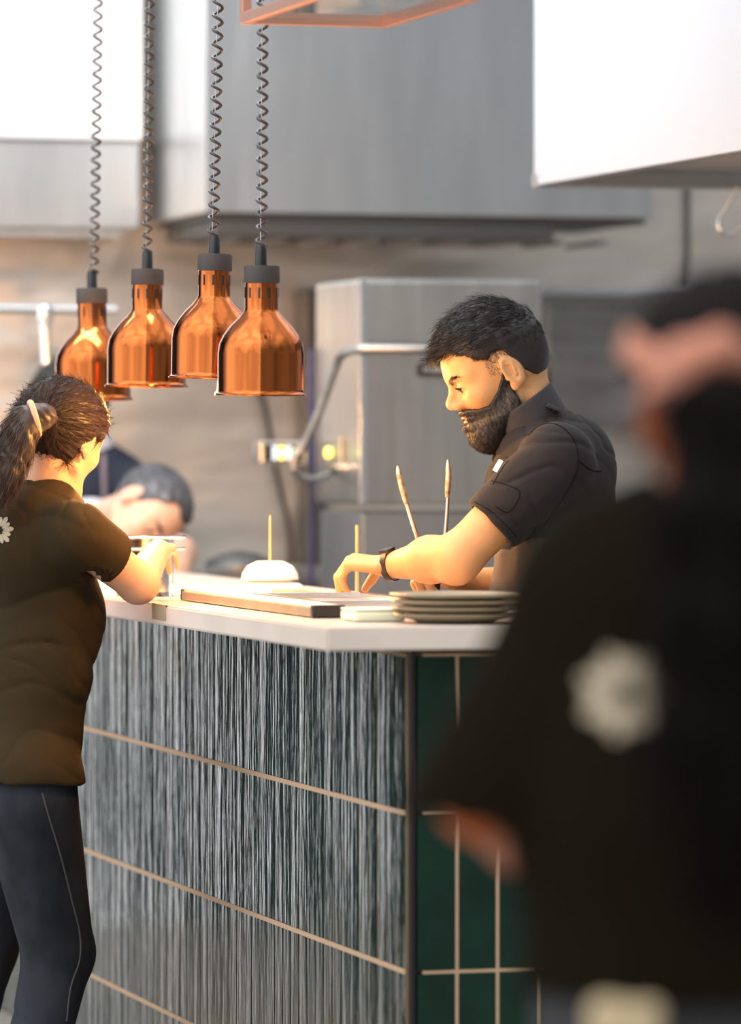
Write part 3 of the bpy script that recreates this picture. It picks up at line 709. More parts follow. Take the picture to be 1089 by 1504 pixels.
def shoe(name, ankle, toe, par, m='black'):
    a = np.asarray(ankle, float); d = nz([toe[0]-a[0], toe[1]-a[1], 0]); b = np.array([a[0], a[1], .045])
    f = U(.03, cone(b-d*.03, b+d*.13, .045, .038), cone(b, b+UP*.05, .045, .045)); f = INT(f, .004, half((0, 0, .002), (0, 0, -1)))
    sdf_obj(name, f, .008, m, par)
def onsurf(obj, px, py, off=.001):
    bm = bmesh.new(); bm.from_mesh(obj.data); bvh = BVHTree.FromBMesh(bm); bm.free(); out = []
    for x, y in zip(px, py):
        c = np.array([0, 0, CAMZ]); d = nz(P(x, y, 10)-c); h = bvh.ray_cast(Vector(c), Vector(d))
        if h[0] is not None: out.append(np.array(h[0])-d*off)
    return out
def emblem(par, target, centre, nrm, r, upv=UP, np_=14, name='flower_print', m='print', ring=False):
    """flower print of thin petals laid onto the cloth"""
    vs = target.data; bm = bmesh.new(); bm.from_mesh(vs); bvh = BVHTree.FromBMesh(bm); bm.free()
    nrm = nz(nrm); u = nz(np.cross(upv, nrm)); v = np.cross(nrm, u); mb = MB()
    def proj(x, y):
        o = centre+u*x+v*y+nrm*.3; h = bvh.ray_cast(Vector(o), Vector(-nrm))
        return np.array(h[0])+nrm*.0016 if h[0] is not None else centre
    for k in range(np_):
        a = 2*PI*k/np_+.1; ln = r*(1 if k % 2 == 0 else .86); g = [(0.30, .05), (.5, .11), (.72, .16), (.90, .13), (1.0, .03)]
        c, s = math.cos(a), math.sin(a); rows = []
        for f, w_ in g:
            rows.append([proj(ln*f*c-ln*w_*q*s, ln*f*s+ln*w_*q*c) for q in (1, 0, -1)])
        V = [p for row in rows for p in row]; Fc = [(3*i+j, 3*i+j+1, 3*i+j+4, 3*i+j+3) for i in range(4) for j in range(2)]
        mb.add(V, Fc)
    return mb.build(name, m, par)
# ------------------------------------------------------------------ the bearded chef
D0 = 10.4
chef = empty('person', (P(810, 800, D0)[0], D0+.02, 0), 'bearded person in charcoal chef jacket and taupe apron reaching over the counter', 'person')
HS = 1.13; HO = P(738, 555, D0); HR = headframe((-1, -.13), math.radians(26), math.radians(-2))
loc = lambda x, y, z: HO+HR@np.array([x, y, z])*HS
tolocal = lambda c: ((np.asarray(c)-HO)@HR)/HS
K = lambda v: (lambda C: np.full(len(C), v))
V3 = lambda v: (lambda C: np.tile(v, (len(C), 1)))
hd = XF(HEAD_M, HO, HR, HS)
nb = P(786, 640, D0)
neck = U(.03, cone(loc(-.030, 0, -.01), nb, .060, .068), cone(loc(.01, 0, -.06), P(765, 655, D0-.01), .040, .05))
shN = P(818, 676, D0-.17); shF = P(785, 676, D0+.17)
elN = P(673, 819, D0-.20); wrN = P(571, 831, D0-.05)
torso = U(.06, cone(P(806, 700, D0), P(822, 880, D0), .105, .115, (0, 1, 0), 1.35), cone(shN, shF, .058, .058), cone(nb, P(822, 668, D0), .06, .08))
armN = U(.025, cone(shN, elN, .060, .049), cone(elN, P(632, 822, D0-.145), .049, .048), cone(P(632, 822, D0-.145), wrN, .047, .026), ell(P(668, 838, D0-.205), (.030, .03, .026)))
hN = hand_prims(wrN, P(522, 826, D0-.03)-wrN, np.array([.25, .15, -1.]), np.array([.1, -1, -.2])*-1, [(.95, .70, .30), (1.0, .72, .35), (1.05, .75, .4), (1.05, .8, .4)], .99, .03,
                thumb=[(.45, .8, .55), (.55, .2, .9), (.6, .0, .9)])
elF = P(772, 862, D0+.16); wrF = P(676, 853, D0+.10)
armF = U(.02, cone(shF, elF, .058, .047), cone(elF, wrF, .047, .027))
TNG = P(640, 862, D0+.07)
hF = hand_prims(wrF, P(622, 836, D0+.05)-wrF, np.array([-.3, -.5, -.5]), UP, [(.9, 1.1, .7), (.9, 1.1, .7), (.9, 1.1, .7), (.95, 1.1, .7)], 1.0, .05, thumb=[(.6, .7, .2), (.75, .55, .2), (.8, .45, .2)])
hipz = .98
hips = cone(P(818, 890, D0-.10), P(818, 890, D0+.10), .12, .12); hc_ = P(822, 900, D0)
def xyz(px, D, z): q = P(px, 700, D); return np.array([q[0], q[1], z])
kn = [xyz(806, D0-.11, .50), xyz(812, D0+.13, .50)]; an = [xyz(822, D0-.12, .09), xyz(832, D0+.15, .09)]
hp_ = [xyz(818, D0-.10, .95), xyz(818, D0+.10, .95)]
legs = U(.02, *[leg_prims(hp_[i], kn[i], an[i], None) for i in (0, 1)])
body = U(.02, U(.03, torso, legs), neck); body = U(.012, body, hd); body = U(.02, body, armN, armF); body = U(.010, body, hN, hF)
ob = sdf_obj('body', body, .0034, 'skin', chef)
add_eyes(chef, HO, HR, HS)
# brows and lashes as strands on the head surface
hl = lambda c: tolocal(c)
Vh, Qh = mesh_sdf(XF(HEAD_M, HO, HR, HS), .0035)
lv = tolocal(Vh[Qh].mean(1)); cen = Vh[Qh].mean(1)
def reg(fn): return lambda C: fn(*tolocal(C).T).astype(float)+1e-12
def brow(x, y, z):
    a = np.abs(y); t = (a-.012)/.042; zc = .0335+.011*np.sin(np.clip(t, 0, 1)*2.2)-.006*np.clip(t-.6, 0, 1); return (x > .04)*(a > .010)*(a < .054)*(np.abs(z-zc) < .0044-.0022*np.clip(t, 0, 1))
yax = HR[:, 1]; zax = HR[:, 2]; xax = HR[:, 0]
eb = strands('eyebrows', Vh, Qh, 'hair_black', chef, 1000, lambda c: yax*np.sign(tolocal(c)[:, 1:2])+zax*.25-xax*.3, K(.0085), .0008, 3, .12, reg(brow))
strands('eyelashes', Vh, Qh, 'hair_black', eb, 380, lambda c: xax*1.+yax*np.sign(tolocal(c)[:, 1:2])*.3-zax*.4, K(.007), .0006, 3, .6, reg(lambda x, y, z: (x > .06)*(np.abs(np.abs(y)-.0315) < .013)*(np.abs(z-.0212) < .0018)))
# beard: shell on the jaw
def beard_region(p):   # negative inside, local coords
    x, y, z = p[:, 0], p[:, 1], p[:, 2]; ay = np.abs(y)
    cheek = np.interp(x, [-.02, .0, .012, .03, .055, .075, .095, .12], [.034, .030, .010, -.014, -.031, -.029, -.0215, -.021])
    top = z-cheek
    back = -(x+.006-.25*np.minimum(z+.03, 0)*0)+(-.004)
    lipz = np.maximum(np.abs(z+.0405)-.0078, np.maximum(ay-.021, .07-x))      # leave the mouth free
    return np.maximum(np.maximum(top, -x-.002+np.clip(-z-.05, 0, 1)*.25), -lipz)
jawin = U(.02, ell((.042, 0, -.012), (.050, .057, .075)), *mir(lambda q: cone((.004, .054*q, -.040), (.070, .020*q, -.085), .020, .026)), cone((.066, -.014, -.092), (.066, .014, -.092), .030, .030), cone((.088, -.02, -.030), (.088, .02, -.030), .010, .010))
bl_ = BALD_M
def beard_f(p):
    z = p[:, 2]; th = np.interp(z, [-.10, -.06, -.05, -.03, 0, .03], [.014, .014, .010, .0045, .0025, .0012]).astype(np.float32)
    d = smin(bl_(p)-th, jawin(p), .01) ; d = np.maximum(d, -(bl_(p)+.006))
    n = .0006*np.sin(p[:, 0]*420+3*np.sin(p[:, 2]*160))*np.sin(p[:, 2]*300+2*np.sin(p[:, 1]*250)+p[:, 0]*200)
    r = beard_region(p)*.8; return -smin(-(d+n), -r, .006)
beard_f.box = (np.array([-.03, -.09, -.15]), np.array([.14, .09, .05]))
bf = XF(beard_f, HO, HR, HS); Vb, Qb = mesh_sdf(bf, .0026); bd = from_np('beard', Vb, Qb, 'hair_black', chef)
gd = V3(-zax*1.0-xax*.15)
lips = SUB(U(.002, ell((.0955, 0, -.0365), (.0105, .0195, .0042)), ell((.0940, 0, -.0455), (.0105, .0175, .0048))), .001, ell((.106, 0, -.0405), (.008, .03, .0009)))
sdf_obj('lips', XF(lips, HO, HR, HS), .0018, 'lip', chef)
strands('beard_hair', Vb, Qb, 'hair_black', bd, 9000, gd, K(.010), .00055, 3, .5)
# hair: short faded sides, longer top swept forward
def hair_region(p):
    x, y, z = p[:, 0], p[:, 1], p[:, 2]
    line = np.interp(x, [-.12, -.06, -.028, -.012, .010, .022, .040, .062, .078, .12], [-.040, -.030, .010, .056, .060, .050, .060, .080, .094, .094])
    return line-z
def hair_f(p):
    x, z = p[:, 0], p[:, 2]
    th = np.interp(z, [-.05, .03, .055, .085, .12], [.0008, .0016, .006, .016, .022]).astype(np.float32)*np.interp(x, [-.09, -.02, .05, .09], [.55, 1.0, 1.0, .75])
    d = bl_(p)-th; d = np.maximum(d, -(bl_(p)+.008))
    n = .0022*np.sin(p[:, 1]*190+2*np.sin(x*60)+1.5*np.sin(z*70))*np.interp(z, [.05, .09], [0, 1])
    return -smin(-(d+n), -(hair_region(p)*.8), .006)
hair_f.box = (np.array([-.125, -.105, -.06]), np.array([.135, .105, .17]))
hf = XF(hair_f, HO, HR, HS); Vc, Qc = mesh_sdf(hf, .0028); hr = from_np('hair', Vc, Qc, 'hair_black', chef)
def hflow(c):
    l = tolocal(c)
    return np.where(l[:, 2:] > .075, xax*1.0+zax*.05-yax*.15*np.sign(l[:, 1:2]), -zax*.8+xax*np.where(l[:, :1] > 0, .35, -.2))
def hlen(c):
    l = tolocal(c); return np.interp(l[:, 2], [.03, .06, .09, .13], [.003, .008, .022, .030])*HS
strands('hair_strands', Vc, Qc, 'hair_black', hr, 6500, hflow, hlen, .0008, 5, .5, reg(lambda x, y, z: z > .045), .9)
strands('hair_fringe', Vc, Qc, 'hair_black', hr, 500, V3(xax*1.0-zax*.05), K(.040), .0010, 5, .25, reg(lambda x, y, z: (x > .062)*(z > .085)), .8)
def fade(C):
    l = tolocal(C); x, y, z = l.T; near = BALD_M(l.astype(np.float32)) < .0018; a = np.abs(y) > .04
    side = (x < .030)*(z > np.interp(x, [-.10, -.04, -.02, .0, .02], [-.045, -.03, .02, .0, .02]))*(z < .075)
    return (near*a*side*np.interp(z, [-.04, .03, .07], [.25, .5, 1.])).astype(float)+1e-12
strands('stubble', Vh, Qh, 'hair_black', hr, 8000, V3(-zax), K(.0036), .00034, 2, .8, fade)
# jacket
sl_end = P(722, 772, D0-.185)
sdir = nz(elN-shN)
slN = cone(shN, elN+sdir*.02, .078, .0655)
sleeveN = INT(slN, .004, half(sl_end, sdir)); sleeveN = SUB(sleeveN, .003, cone(sl_end-sdir*.05, elN+sdir*.05, .0555, .0565))
slF = cone(shF, elF, .075, .064); sleeveF = INT(slF, .004, half(shF+(elF-shF)*.62, elF-shF))
jt = U(.05, cone(P(812, 705, D0), P(824, 810, D0), .118, .130, (0, 1, 0), 1.30), ell(P(840, 700, D0), (.085, .17, .10)), cone(P(824, 810, D0), P(826, 910, D0), .130, .135, (0, 1, 0), 1.2), cone(shN, shF, .072, .072), cone(P(768, 668, D0), P(752, 712, D0), .050, .056, (0, 1, 0), 1.5), cone(P(785, 632, D0), P(826, 672, D0-.02), .068, .10))
jacket = U(.030, jt, sleeveF); jacket = U(.020, jacket, sleeveN)
neckhole = cone(P(742, 600, D0), nb, .070, .068)
jacket = SUB(jacket, .006, neckhole, cone(P(700, 650, D0), P(742, 668, D0), .03, .026))
jacket = INT(jacket, .004, half((0, 0, .93), (0, 0, -1)))
f1 = creases(.0058, 66, (.5, .2, .85), (.8, .1, -.5), .4); f2 = creases(.0042, 115, (.75, .3, .6), (-.5, .2, .8), 2.1)
jk = sdf_obj('chef_jacket', DISP(jacket, lambda p: f1(p)+f2(p)), .0042, 'shirt_char', chef)
# collar
ca = P(790, 634, D0); cb2 = P(764, 588, D0-.005); cd = nz(cb2-ca)
col = INT(cone(ca-cd*.03, cb2+cd*.04, .084, .078, (0, 1, 0), 1.05), .004, half(ca-cd*.012, -cd), half(cb2-cd*.004+np.array([0, 0, .0]), cd+np.array([-.25, 0, .2])))
col = SUB(col, .003, cone(ca-cd*.1, cb2+cd*.1, .0755, .0705, (0, 1, 0), 1.05)); col = SUB(col, .004, cone(P(700, 625, D0-.0), P(745, 650, D0), .03, .034))
sdf_obj('collar', col, .003, 'collar', jk)
lap = U(.01, cone(P(752, 630, D0-.085), P(727, 672, D0-.10), .016, .014, (1, 0, .3), 1.6), cone(P(727, 672, D0-.10), P(720, 700, D0-.10), .014, .012))
MB().box(P(813, 599, D0-.09), (.016, .03, .004), frame((.8, 0, -.35), (.4, 0, .9)).T, .002).build('neck_strap', 'black', jk)
def seam(pts, nm, par, r=.0016, mt='seam', n=6):
    pp_ = smooth([(x, y, 0) for x, y in pts], n); q = onsurf(par, [p[0] for p in pp_], [p[1] for p in pp_], .0002)
    if len(q) > 3: return MB().tube(q, r, 6).build(nm, mt, par, True)
seam([(776, 640), (792, 626), (812, 622), (832, 632), (846, 652), (850, 678), (842, 706), (826, 734), (806, 762), (786, 790)], 'armhole_seam', jk)
seam([(850, 676), (868, 690), (884, 692)], 'yoke_seam', jk)
seam([(697, 737), (716, 747), (738, 766), (760, 789)], 'hem_stitching', jk, .0010)
seam([(722, 706), (744, 712), (764, 724), (748, 752), (728, 744)], 'sleeve_pocket', jk, .0012)
seam([(724, 712), (738, 688), (748, 676)], 'sleeve_pocket', jk, .0012)
# sleeve pocket and pen tag
pc = P(741, 722, D0-.262)
pk = MB().box(P(744, 716, D0-.255), (.030, .006, .036), (nz([.85, -.25, .45]), nz([.2, 1, .1]), nz([-.5, 0, .85])), .003)
tg = MB().box(P(732, 684, D0-.245), (.0055, .004, .0135), (nz([.85, -.2, -.45]), nz([.2, 1, .1]), nz([.5, 0, .85])), .001).build('sleeve_tag', 'paper', jk)
# apron
apr = OFF(jt, .006); apr = INT(apr, .004, half(P(760, 796, D0), nz([-.25, 0, .95])), half(P(800, 800, D0), (1, .25, 0)), half((0, 0, .62), (0, 0, -1)))
ap2 = INT(U(.03, cone(P(812, 900, D0), xyz(806, D0, .55), .146, .165, (0, 1, 0), 1.15)), .004, half((0, 0, .60), (0, 0, -1)), half(P(800, 800, D0), (1, .25, 0)))
sdf_obj('apron', DISP(U(.03, apr, ap2), folds(.004, 60, (.9, .3, .1), (0, 0, 1), 1.)), .006, 'apron', chef)
sdf_obj('trousers', DISP(U(.02, *[leg_prims(hp_[i], kn[i], an[i], None, (.105, .080, .068)) for i in (0, 1)], cone(hp_[0], hp_[1], .11, .11)), folds(.004, 60, (.2, .2, .9), (1, 0, 0), 1.)), .009, 'black', chef)
for a in an: shoe('shoe', a, a+np.array([-1, 0, 0]), chef)
# watch
wd = nz(wrN-elN); wp = P(575, 830, D0-.056)
a1 = nz(np.cross(wd, [0, 1, 0])); a2 = np.cross(wd, a1)
wpts = [wp+a1*.0325*math.cos(t)+a2*.0300*math.sin(t)-wd*.004*math.sin(t) for t in np.linspace(0, 2*PI, 33)]
mb = MB()
for i in range(32):
    r_ = [wp, wpts[i], wpts[i+1]]
band = MB(); V = []
for i in range(32):
    rad = nz(wpts[i]-wp)
    for (u_, v_) in ((-.008, 0), (.008, 0), (.008, .003), (-.008, .003)): V.append(wpts[i]+wd*u_+rad*v_)
Fc = [(4*i+j, 4*((i+1) % 32)+j, 4*((i+1) % 32)+(j+1) % 4, 4*i+(j+1) % 4) for i in range(32) for j in range(4)]
wb = band.add(V, Fc).build('wrist_band', 'black', chef, True, angle=.8)
upd = nz(UP*.9+np.array([-.1, -.3, 0])); upd = nz(upd-wd*np.dot(upd, wd))
MB().box(wp+upd*.034, (.015, .012, .004), (wd, np.cross(upd, wd), upd), .002).build('watch_face', 'black', wb)
# tongs
tg_ = empty('tongs', P(641, 868, D0+.05), 'long open steel tongs held tips up behind the chef\'s forearm', 'tongs')
def arm_(pts, m2):
    pts = smooth(pts, 5); 
    o = MB().tube(pts, list(np.interp(np.linspace(0, 1, len(pts)), [0, .35, .6, .85, 1], [.0060, .0050, .0045, .0055, .0016])), 10).build('tong_arm', 'polished', tg_, True); return o
A1 = [P(640, 868, D0+.05), P(632, 838, D0+.05), P(614, 790, D0+.04), P(598, 740, D0+.03), P(589, 705, D0+.02), P(585, 684, D0+.02)]
A2 = [P(641, 868, D0+.05), P(650, 835, D0+.05), P(655, 780, D0+.04), P(658, 730, D0+.03), P(660, 700, D0+.02), P(659, 675, D0+.02)]
for A_ in (A1, A2):
    a_ = arm_(A_, None); s_ = smooth(A_[3:], 5); n_ = len(s_)
    MB().tube([p+np.array([-.001, -.002, 0]) for p in s_], list(np.interp(np.linspace(0, 1, n_), [0, .3, .7, 1], [.0048, .0068, .0058, .0014])), 9).build('scorched_tip', 'tan_rust', a_, True)
MB().tube([P(640, 872, D0+.05), P(641, 850, D0+.05)], .010, 12).build('hinge_cap', 'black', tg_, True)

# ------------------------------------------------------------------ ponytailed woman at the counter, left
D1 = 10.3
w1 = empty('person', (P(40, 1100, D1)[0], D1, 0), 'ponytailed person in olive t-shirt and jeans leaning an elbow on the counter', 'person')
H1 = P(84, 655, D1+.02); Fh = nz([.48, .88, 0]); Fy = nz([.80, .60, 0]); R1 = headframe(Fh, math.radians(20), math.radians(4)); S1 = 1.03
RT = np.cross(Fy, UP)         # her right, towards the camera
lc1 = lambda x, y, z: H1+R1@np.array([x, y, z])*S1
tl1 = lambda c: ((np.asarray(c)-H1)@R1)/S1
ct1 = P(58, 790, D1); sR = P(112, 786, D1-.15); sL = P(-15, 775, D1+.18); nb1 = P(66, 722, D1)
eR = P(203, 868, D1-.01); eR[2] = ZT+.046; wR = eR+np.array([.035, .21, .065]); eL = P(15, 920, D1+.40); wL = eL+np.array([.05, .16, .10])
nk1 = U(.03, cone(lc1(-.03, 0, -.02), nb1, .050, .056), cone(lc1(.02, 0, -.06), nb1+Fy*.04, .036, .045))
wst = P(55, 985, D1); hp1 = P(28, 1140, D1)
tor1 = U(.06, cone(ct1, wst, .095, .088, RT, 1.35), cone(wst, hp1, .084, .094, RT, 1.25), cone(sR, sL, .048, .048))
aR = U(.02, cone(sR, eR, .050, .043), cone(eR, wR, .043, .025)); aL = U(.02, cone(sL, eL, .05, .042), cone(eL, wL, .042, .026))
hd1 = hand_prims(wR, np.array([.0, .95, .0]), np.array([.1, -.1, -.9]), np.array([-1, .5, 0]), [(.4, .5, .3)]*4, .92, .08)
hl1 = hand_prims(wL, np.array([.9, .3, -.1]), np.array([.0, -.2, -.9]), np.array([0, 1, 0.]), [(.4, .5, .3)]*4, .92, .08)
HpR = P(40, 1165, D1-.09); KnR = P(86, 1400, D1+.05); AnR = xyz(35, D1+.02, .09)
HpL = P(0, 1165, D1+.12); KnL = P(-22, 1390, D1+.30); AnL = xyz(-75, D1+.25, .09)
lg1 = U(.02, cone(HpR, KnR, .080, .062), cone(KnR, AnR, .062, .042), cone(HpL, KnL, .092, .060), cone(KnL, AnL, .06, .042), cone(HpR, HpL, .085, .085))
bd1 = U(.02, U(.03, tor1, lg1), nk1); bd1 = U(.012, bd1, XF(HEAD_F, H1, R1, S1)); bd1 = U(.02, bd1, aR, aL); bd1 = U(.008, bd1, hd1, hl1)
sdf_obj('body', bd1, .0045, 'skin_arm', w1); add_eyes(w1, H1, R1, S1)
def hairf1(p):
    x, y, z = p[:, 0], p[:, 1], p[:, 2]
    line = np.interp(x, [-.12, -.07, -.03, -.005, .015, .035, .055, .075, .12], [-.075, -.070, -.045, .020, .035, .025, .065, .090, .096])
    th = np.interp(z, [-.07, -.02, .05, .12], [.004, .010, .014, .012]).astype(np.float32)
    d = BALD_F(p)-th; d = np.maximum(d, -(BALD_F(p)+.008))
    q = p-np.array([-.105, 0, .040], np.float32); ang = np.arctan2(q[:, 1], q[:, 2])
    n = .0016*np.sin(ang*46+3*np.sin(q[:, 0]*30))+.0012*np.sin(ang*23+2*np.sin(q[:, 0]*22)+1)
    return -smin(-(d+n), -((line-z)*.8), .006)
hairf1.box = (np.array([-.13, -.11, -.10]), np.array([.13, .11, .17]))
V1, Q1 = mesh_sdf(XF(hairf1, H1, R1, S1), .0032); h1 = from_np('hair', V1, Q1, 'hair_brown', w1)
TIE = P(60, 612, D1-.145)
strands('hair_strands', V1, Q1, 'hair_brown', h1, 7000, lambda C: TIE-C, lambda C: np.minimum(np.linalg.norm(TIE-C, axis=1)*.45, .045)+.001, .0007, 5, .16, lambda C: (np.linalg.norm(C-TIE, axis=1) > .04)+1e-9, .35)
strands('loose_hair', V1, Q1, 'hair_brown', h1, 260, lambda C: TIE-C, K(.05), .0004, 5, 1.3, None, 1.4)
# ponytail
pt_ = smooth([TIE+np.array([.01, .03, 0]), TIE, P(38, 622, D1-.15), P(22, 660, D1-.17), P(8, 698, D1-.19), P(-2, 726, D1-.20)], 5)
pf = U(.012, *[cone(pt_[i], pt_[i+1], float(np.interp(i/len(pt_), [0, .2, .5, .8, 1], [.018, .024, .034, .030, .012])), float(np.interp((i+1)/len(pt_), [0, .2, .5, .8, 1], [.018, .024, .034, .030, .012])), RT, 1.15) for i in range(len(pt_)-1)])
Vp, Qp = mesh_sdf(DISP(pf, folds(.0022, 260, (.9, .2, .45), (0, 0, 1), .7)), .0035); pt1 = from_np('ponytail', Vp, Qp, 'hair_brown', h1)
strands('ponytail_strands', Vp, Qp, 'hair_brown', h1, 2600, V3(np.array([-.40, -.1, -.9])), K(.045), .0008, 6, .10, lambda C: (np.linalg.norm(C-TIE, axis=1) > .045)+1e-9, .35)
strands('ponytail_ends', Vp, Qp, 'hair_brown', h1, 420, V3(np.array([-.45, -.05, -.8])), K(.05), .0006, 6, .4, lambda C: (C[:, 2] < TIE[2]-.08)+1e-9, .7)
# hair tie ring
td = nz(pt_[8]-TIE); ta_ = nz(np.cross(td, UP)); tb_ = np.cross(td, ta_)
ring = [TIE+td*.014+(ta_*math.cos(a)+tb_*math.sin(a))*.035 for a in np.linspace(0, 2*PI, 37)]
MB().tube(ring, .0068, 10).build('hair_tie', 'tie', h1, True)
# t-shirt
se = sR+(eR-sR)*.60; se = P(153, 832, D1-.085); sdd = nz(eR-sR)
slv = INT(cone(sR, eR+sdd*.05, .070, .064), .004, half(se+sdd*.0, sdd)); slv = SUB(slv, .003, cone(se-sdd*.05, eR+sdd*.1, .053, .054))
slvL = INT(cone(sL, eL, .068, .064), .004, half(sL+(eL-sL)*.6, eL-sL))
tee = U(.05, cone(ct1, wst, .107, .098, RT, 1.33), cone(wst, P(12, 1180, D1), .098, .148, RT, 1.24), cone(sR, sL, .060, .060), cone(nb1, ct1, .05, .10, RT, 1.3), ell(P(105, 905, D1+.03), (.075, .075, .10)), ell(P(50, 800, D1-.06), (.11, .11, .12)))
tee = U(.03, tee, slvL); tee = U(.022, tee, slv)
tee = SUB(tee, .006, cone(nb1-UP*.005+Fy*.01, lc1(-.02, 0, 0), .062, .066), ell(nb1+Fy*.03+UP*.01, (.065, .065, .03)))
tee = U(.03, tee, cone(HpR+UP*.02, HpL+UP*.02, .118, .118), cone(HpR, HpR+(KnR-HpR)*.15, .118, .116)); tee = INT(tee, .004, half(P(20, 1142, D1), (-.05, 0, -1)))
g1 = creases(.0045, 52, (.35, .1, .9), (.8, .3, -.3), 1.1); g2 = creases(.0038, 95, (.7, .2, .65), (-.6, .2, .8), .3)
ts1 = sdf_obj('t_shirt', DISP(tee, lambda p: g1(p)+g2(p)), .0048, 'olive', w1)
emblem(ts1, ts1, P(2, 780, D1-.1), (-.05, -1, .05), .034)
# jeans
jns = U(.02, cone(HpR, KnR, .108, .078), cone(KnR, AnR, .076, .060), ell(P(92, 1392, D1+.03), (.060, .07, .055)), cone(HpL, KnL, .108, .072), cone(KnL, AnL, .072, .058), cone(HpR, HpL, .100, .100), cone(P(12, 1120, D1), P(15, 1165, D1), .098, .108, RT, 1.22))
jn = sdf_obj('jeans', DISP(INT(jns, .004, half((0, 0, .09), (0, 0, -1)), half(P(20, 1122, D1), UP)), lambda p: creases(.006, 48, (.2, .1, .97), (1, 0, 0), 2.)(p)*np.interp(p[:, 2], [.40, .50, .62], [1, .9, .25])), .006, 'denim', w1)
pp = smooth([(62, 1165, 0), (72, 1200, 0), (90, 1260, 0), (105, 1320, 0), (117, 1370, 0), (117, 1410, 0), (104, 1450, 0), (98, 1500, 0)], 5)
sp_ = onsurf(jn, [p[0] for p in pp], [p[1] for p in pp])
if len(sp_) > 3: MB().tube(sp_, .0022, 6).build('side_seam', 'stitch', jn, True)
for a in (AnR, AnL): shoe('shoe', a, a+Fy, w1)
# ------------------------------------------------------------------ foreground woman, right, seen from behind
D2 = 4.73
w2 = empty('person', (P(1050, 1200, D2)[0], D2, 0), 'dark clothed person with pink hair ribbon in the near foreground at right', 'person')
H2 = P(1074, 612, D2); F2 = nz([-.52, .85, 0]); R2 = headframe(F2, math.radians(8)); S2 = 1.0
L2 = np.cross(UP, F2)
nb2 = P(1052, 770, D2); sl2 = P(884, 862, D2+.02); sr2 = P(1262, 862, D2+.02); el2 = P(712, 1165, D2+.02); wl2 = P(745, 1228, D2+.24); er2 = P(1390, 1180, D2+.03); wr2 = P(1300, 1230, D2+.24)
tor2 = U(.06, cone(P(1055, 890, D2), P(1050, 1180, D2), .10, .10, (1, 0, 0), 1.5), cone(P(1050, 1180, D2), P(1050, 1430, D2), .10, .12, (1, 0, 0), 1.4), cone(sl2, sr2, .05, .05))
ar2 = U(.02, cone(sl2, el2, .055, .046), cone(el2, wl2, .046, .026), cone(sr2, er2, .055, .046), cone(er2, wr2, .044, .026))
hn2 = U(.01, hand_prims(wl2, wl2-el2+np.array([.1, 0, 0]), np.array([.9, 0, -.3]), UP, [(.5, .7, .4)]*4, .92, .06), hand_prims(wr2, wr2-er2, np.array([-.9, 0, -.3]), UP, [(.5, .7, .4)]*4, .92, .06))
hpp = [P(960, 1490, D2), P(1140, 1490, D2)]; knn = [xyz(955, D2+.03, .48), xyz(1150, D2+.0, .48)]; ann = [xyz(950, D2-.02, .09), xyz(1160, D2-.02, .09)]
lg2 = U(.02, *[leg_prims(hpp[i], knn[i], ann[i], None, (.09, .06, .042)) for i in (0, 1)])
bd2 = U(.03, U(.04, tor2, lg2), cone(P(1058, 680, D2), nb2, .052, .058)); bd2 = U(.012, bd2, XF(HEAD_F, H2, R2, S2)); bd2 = U(.02, bd2, ar2); bd2 = U(.01, bd2, hn2)
sdf_obj('body', bd2, .006, 'skin_dim', w2); add_eyes(w2, H2, R2, S2)
def hairf2(p):
    x, y, z = p[:, 0], p[:, 1], p[:, 2]
    line = np.interp(x, [-.12, -.07, -.03, -.005, .015, .035, .055, .075, .12], [-.085, -.08, -.05, -.02, .030, .025, .060, .085, .096])
    d = BALD_F(p)-.016; d = np.maximum(d, -(BALD_F(p)+.01)); return -smin(-(d+.002*np.sin(y*160+2*np.sin(x*50))), -((line-z)*.8), .008)
hairf2.box = (np.array([-.13, -.12, -.10]), np.array([.13, .12, .18]))
h2 = sdf_obj('hair', XF(hairf2, H2, R2, S2), .0045, 'hair_flat', w2)
pl = [P(1062, 545, D2-.105), P(1068, 600, D2-.15), P(1060, 750, D2-.165), P(1062, 900, D2-.165), P(1058, 1060, D2-.16), P(1056, 1200, D2-.15)]
rad = [.035, .048, .052, .055, .050, .022]
pon = U(.02, *[cone(pl[i], pl[i+1], rad[i]*.62, rad[i+1]*.62, (1, 0, 0), 1.62) for i in range(5)])
Vq, Qq = mesh_sdf(DISP(pon, folds(.003, 150, (1, .1, .05), (0, 0, 1), .2)), .006); pn2 = from_np('long_ponytail', Vq, Qq, 'hair_flat', h2)
strands('ponytail_strands', Vq, Qq, 'hair_flat', h2, 1800, V3(np.array([0, 0, -1.])), K(.12), .0012, 5, .08, None, .3)
# ribbon: band round the head, knot and hanging tail
def bandf(p):
    x, y, z = p[:, 0], p[:, 1], p[:, 2]; c, s_ = math.cos(.42), math.sin(.42)
    t = (z-.034)*c-(x+.05)*s_*1.0
    return np.maximum(np.maximum(BALD_F(p)-.0195, -(BALD_F(p)-.010)), np.abs(t)-.016)
bandf.box = (np.array([-.14, -.12, -.10]), np.array([.14, .12, .18]))
rb = sdf_obj('hair_ribbon', XF(bandf, H2, R2, S2), .005, 'pink', w2)
tl = U(.012, cone(P(968, 578, D2-.10), P(1005, 528, D2-.13), .017, .020), cone(P(1005, 528, D2-.13), P(1060, 508, D2-.16), .019, .017), cone(P(1060, 508, D2-.16), P(1150, 556, D2-.12), .017, .018),
       cone(P(1012, 535, D2-.14), P(1004, 590, D2-.135), .018, .015), cone(P(1004, 590, D2-.135), P(986, 640, D2-.125), .015, .013))
sdf_obj('ribbon_knot', DISP(tl, folds(.003, 90, (.3, 0, 1), (1, 0, 0), .2)), .005, 'pink', rb)
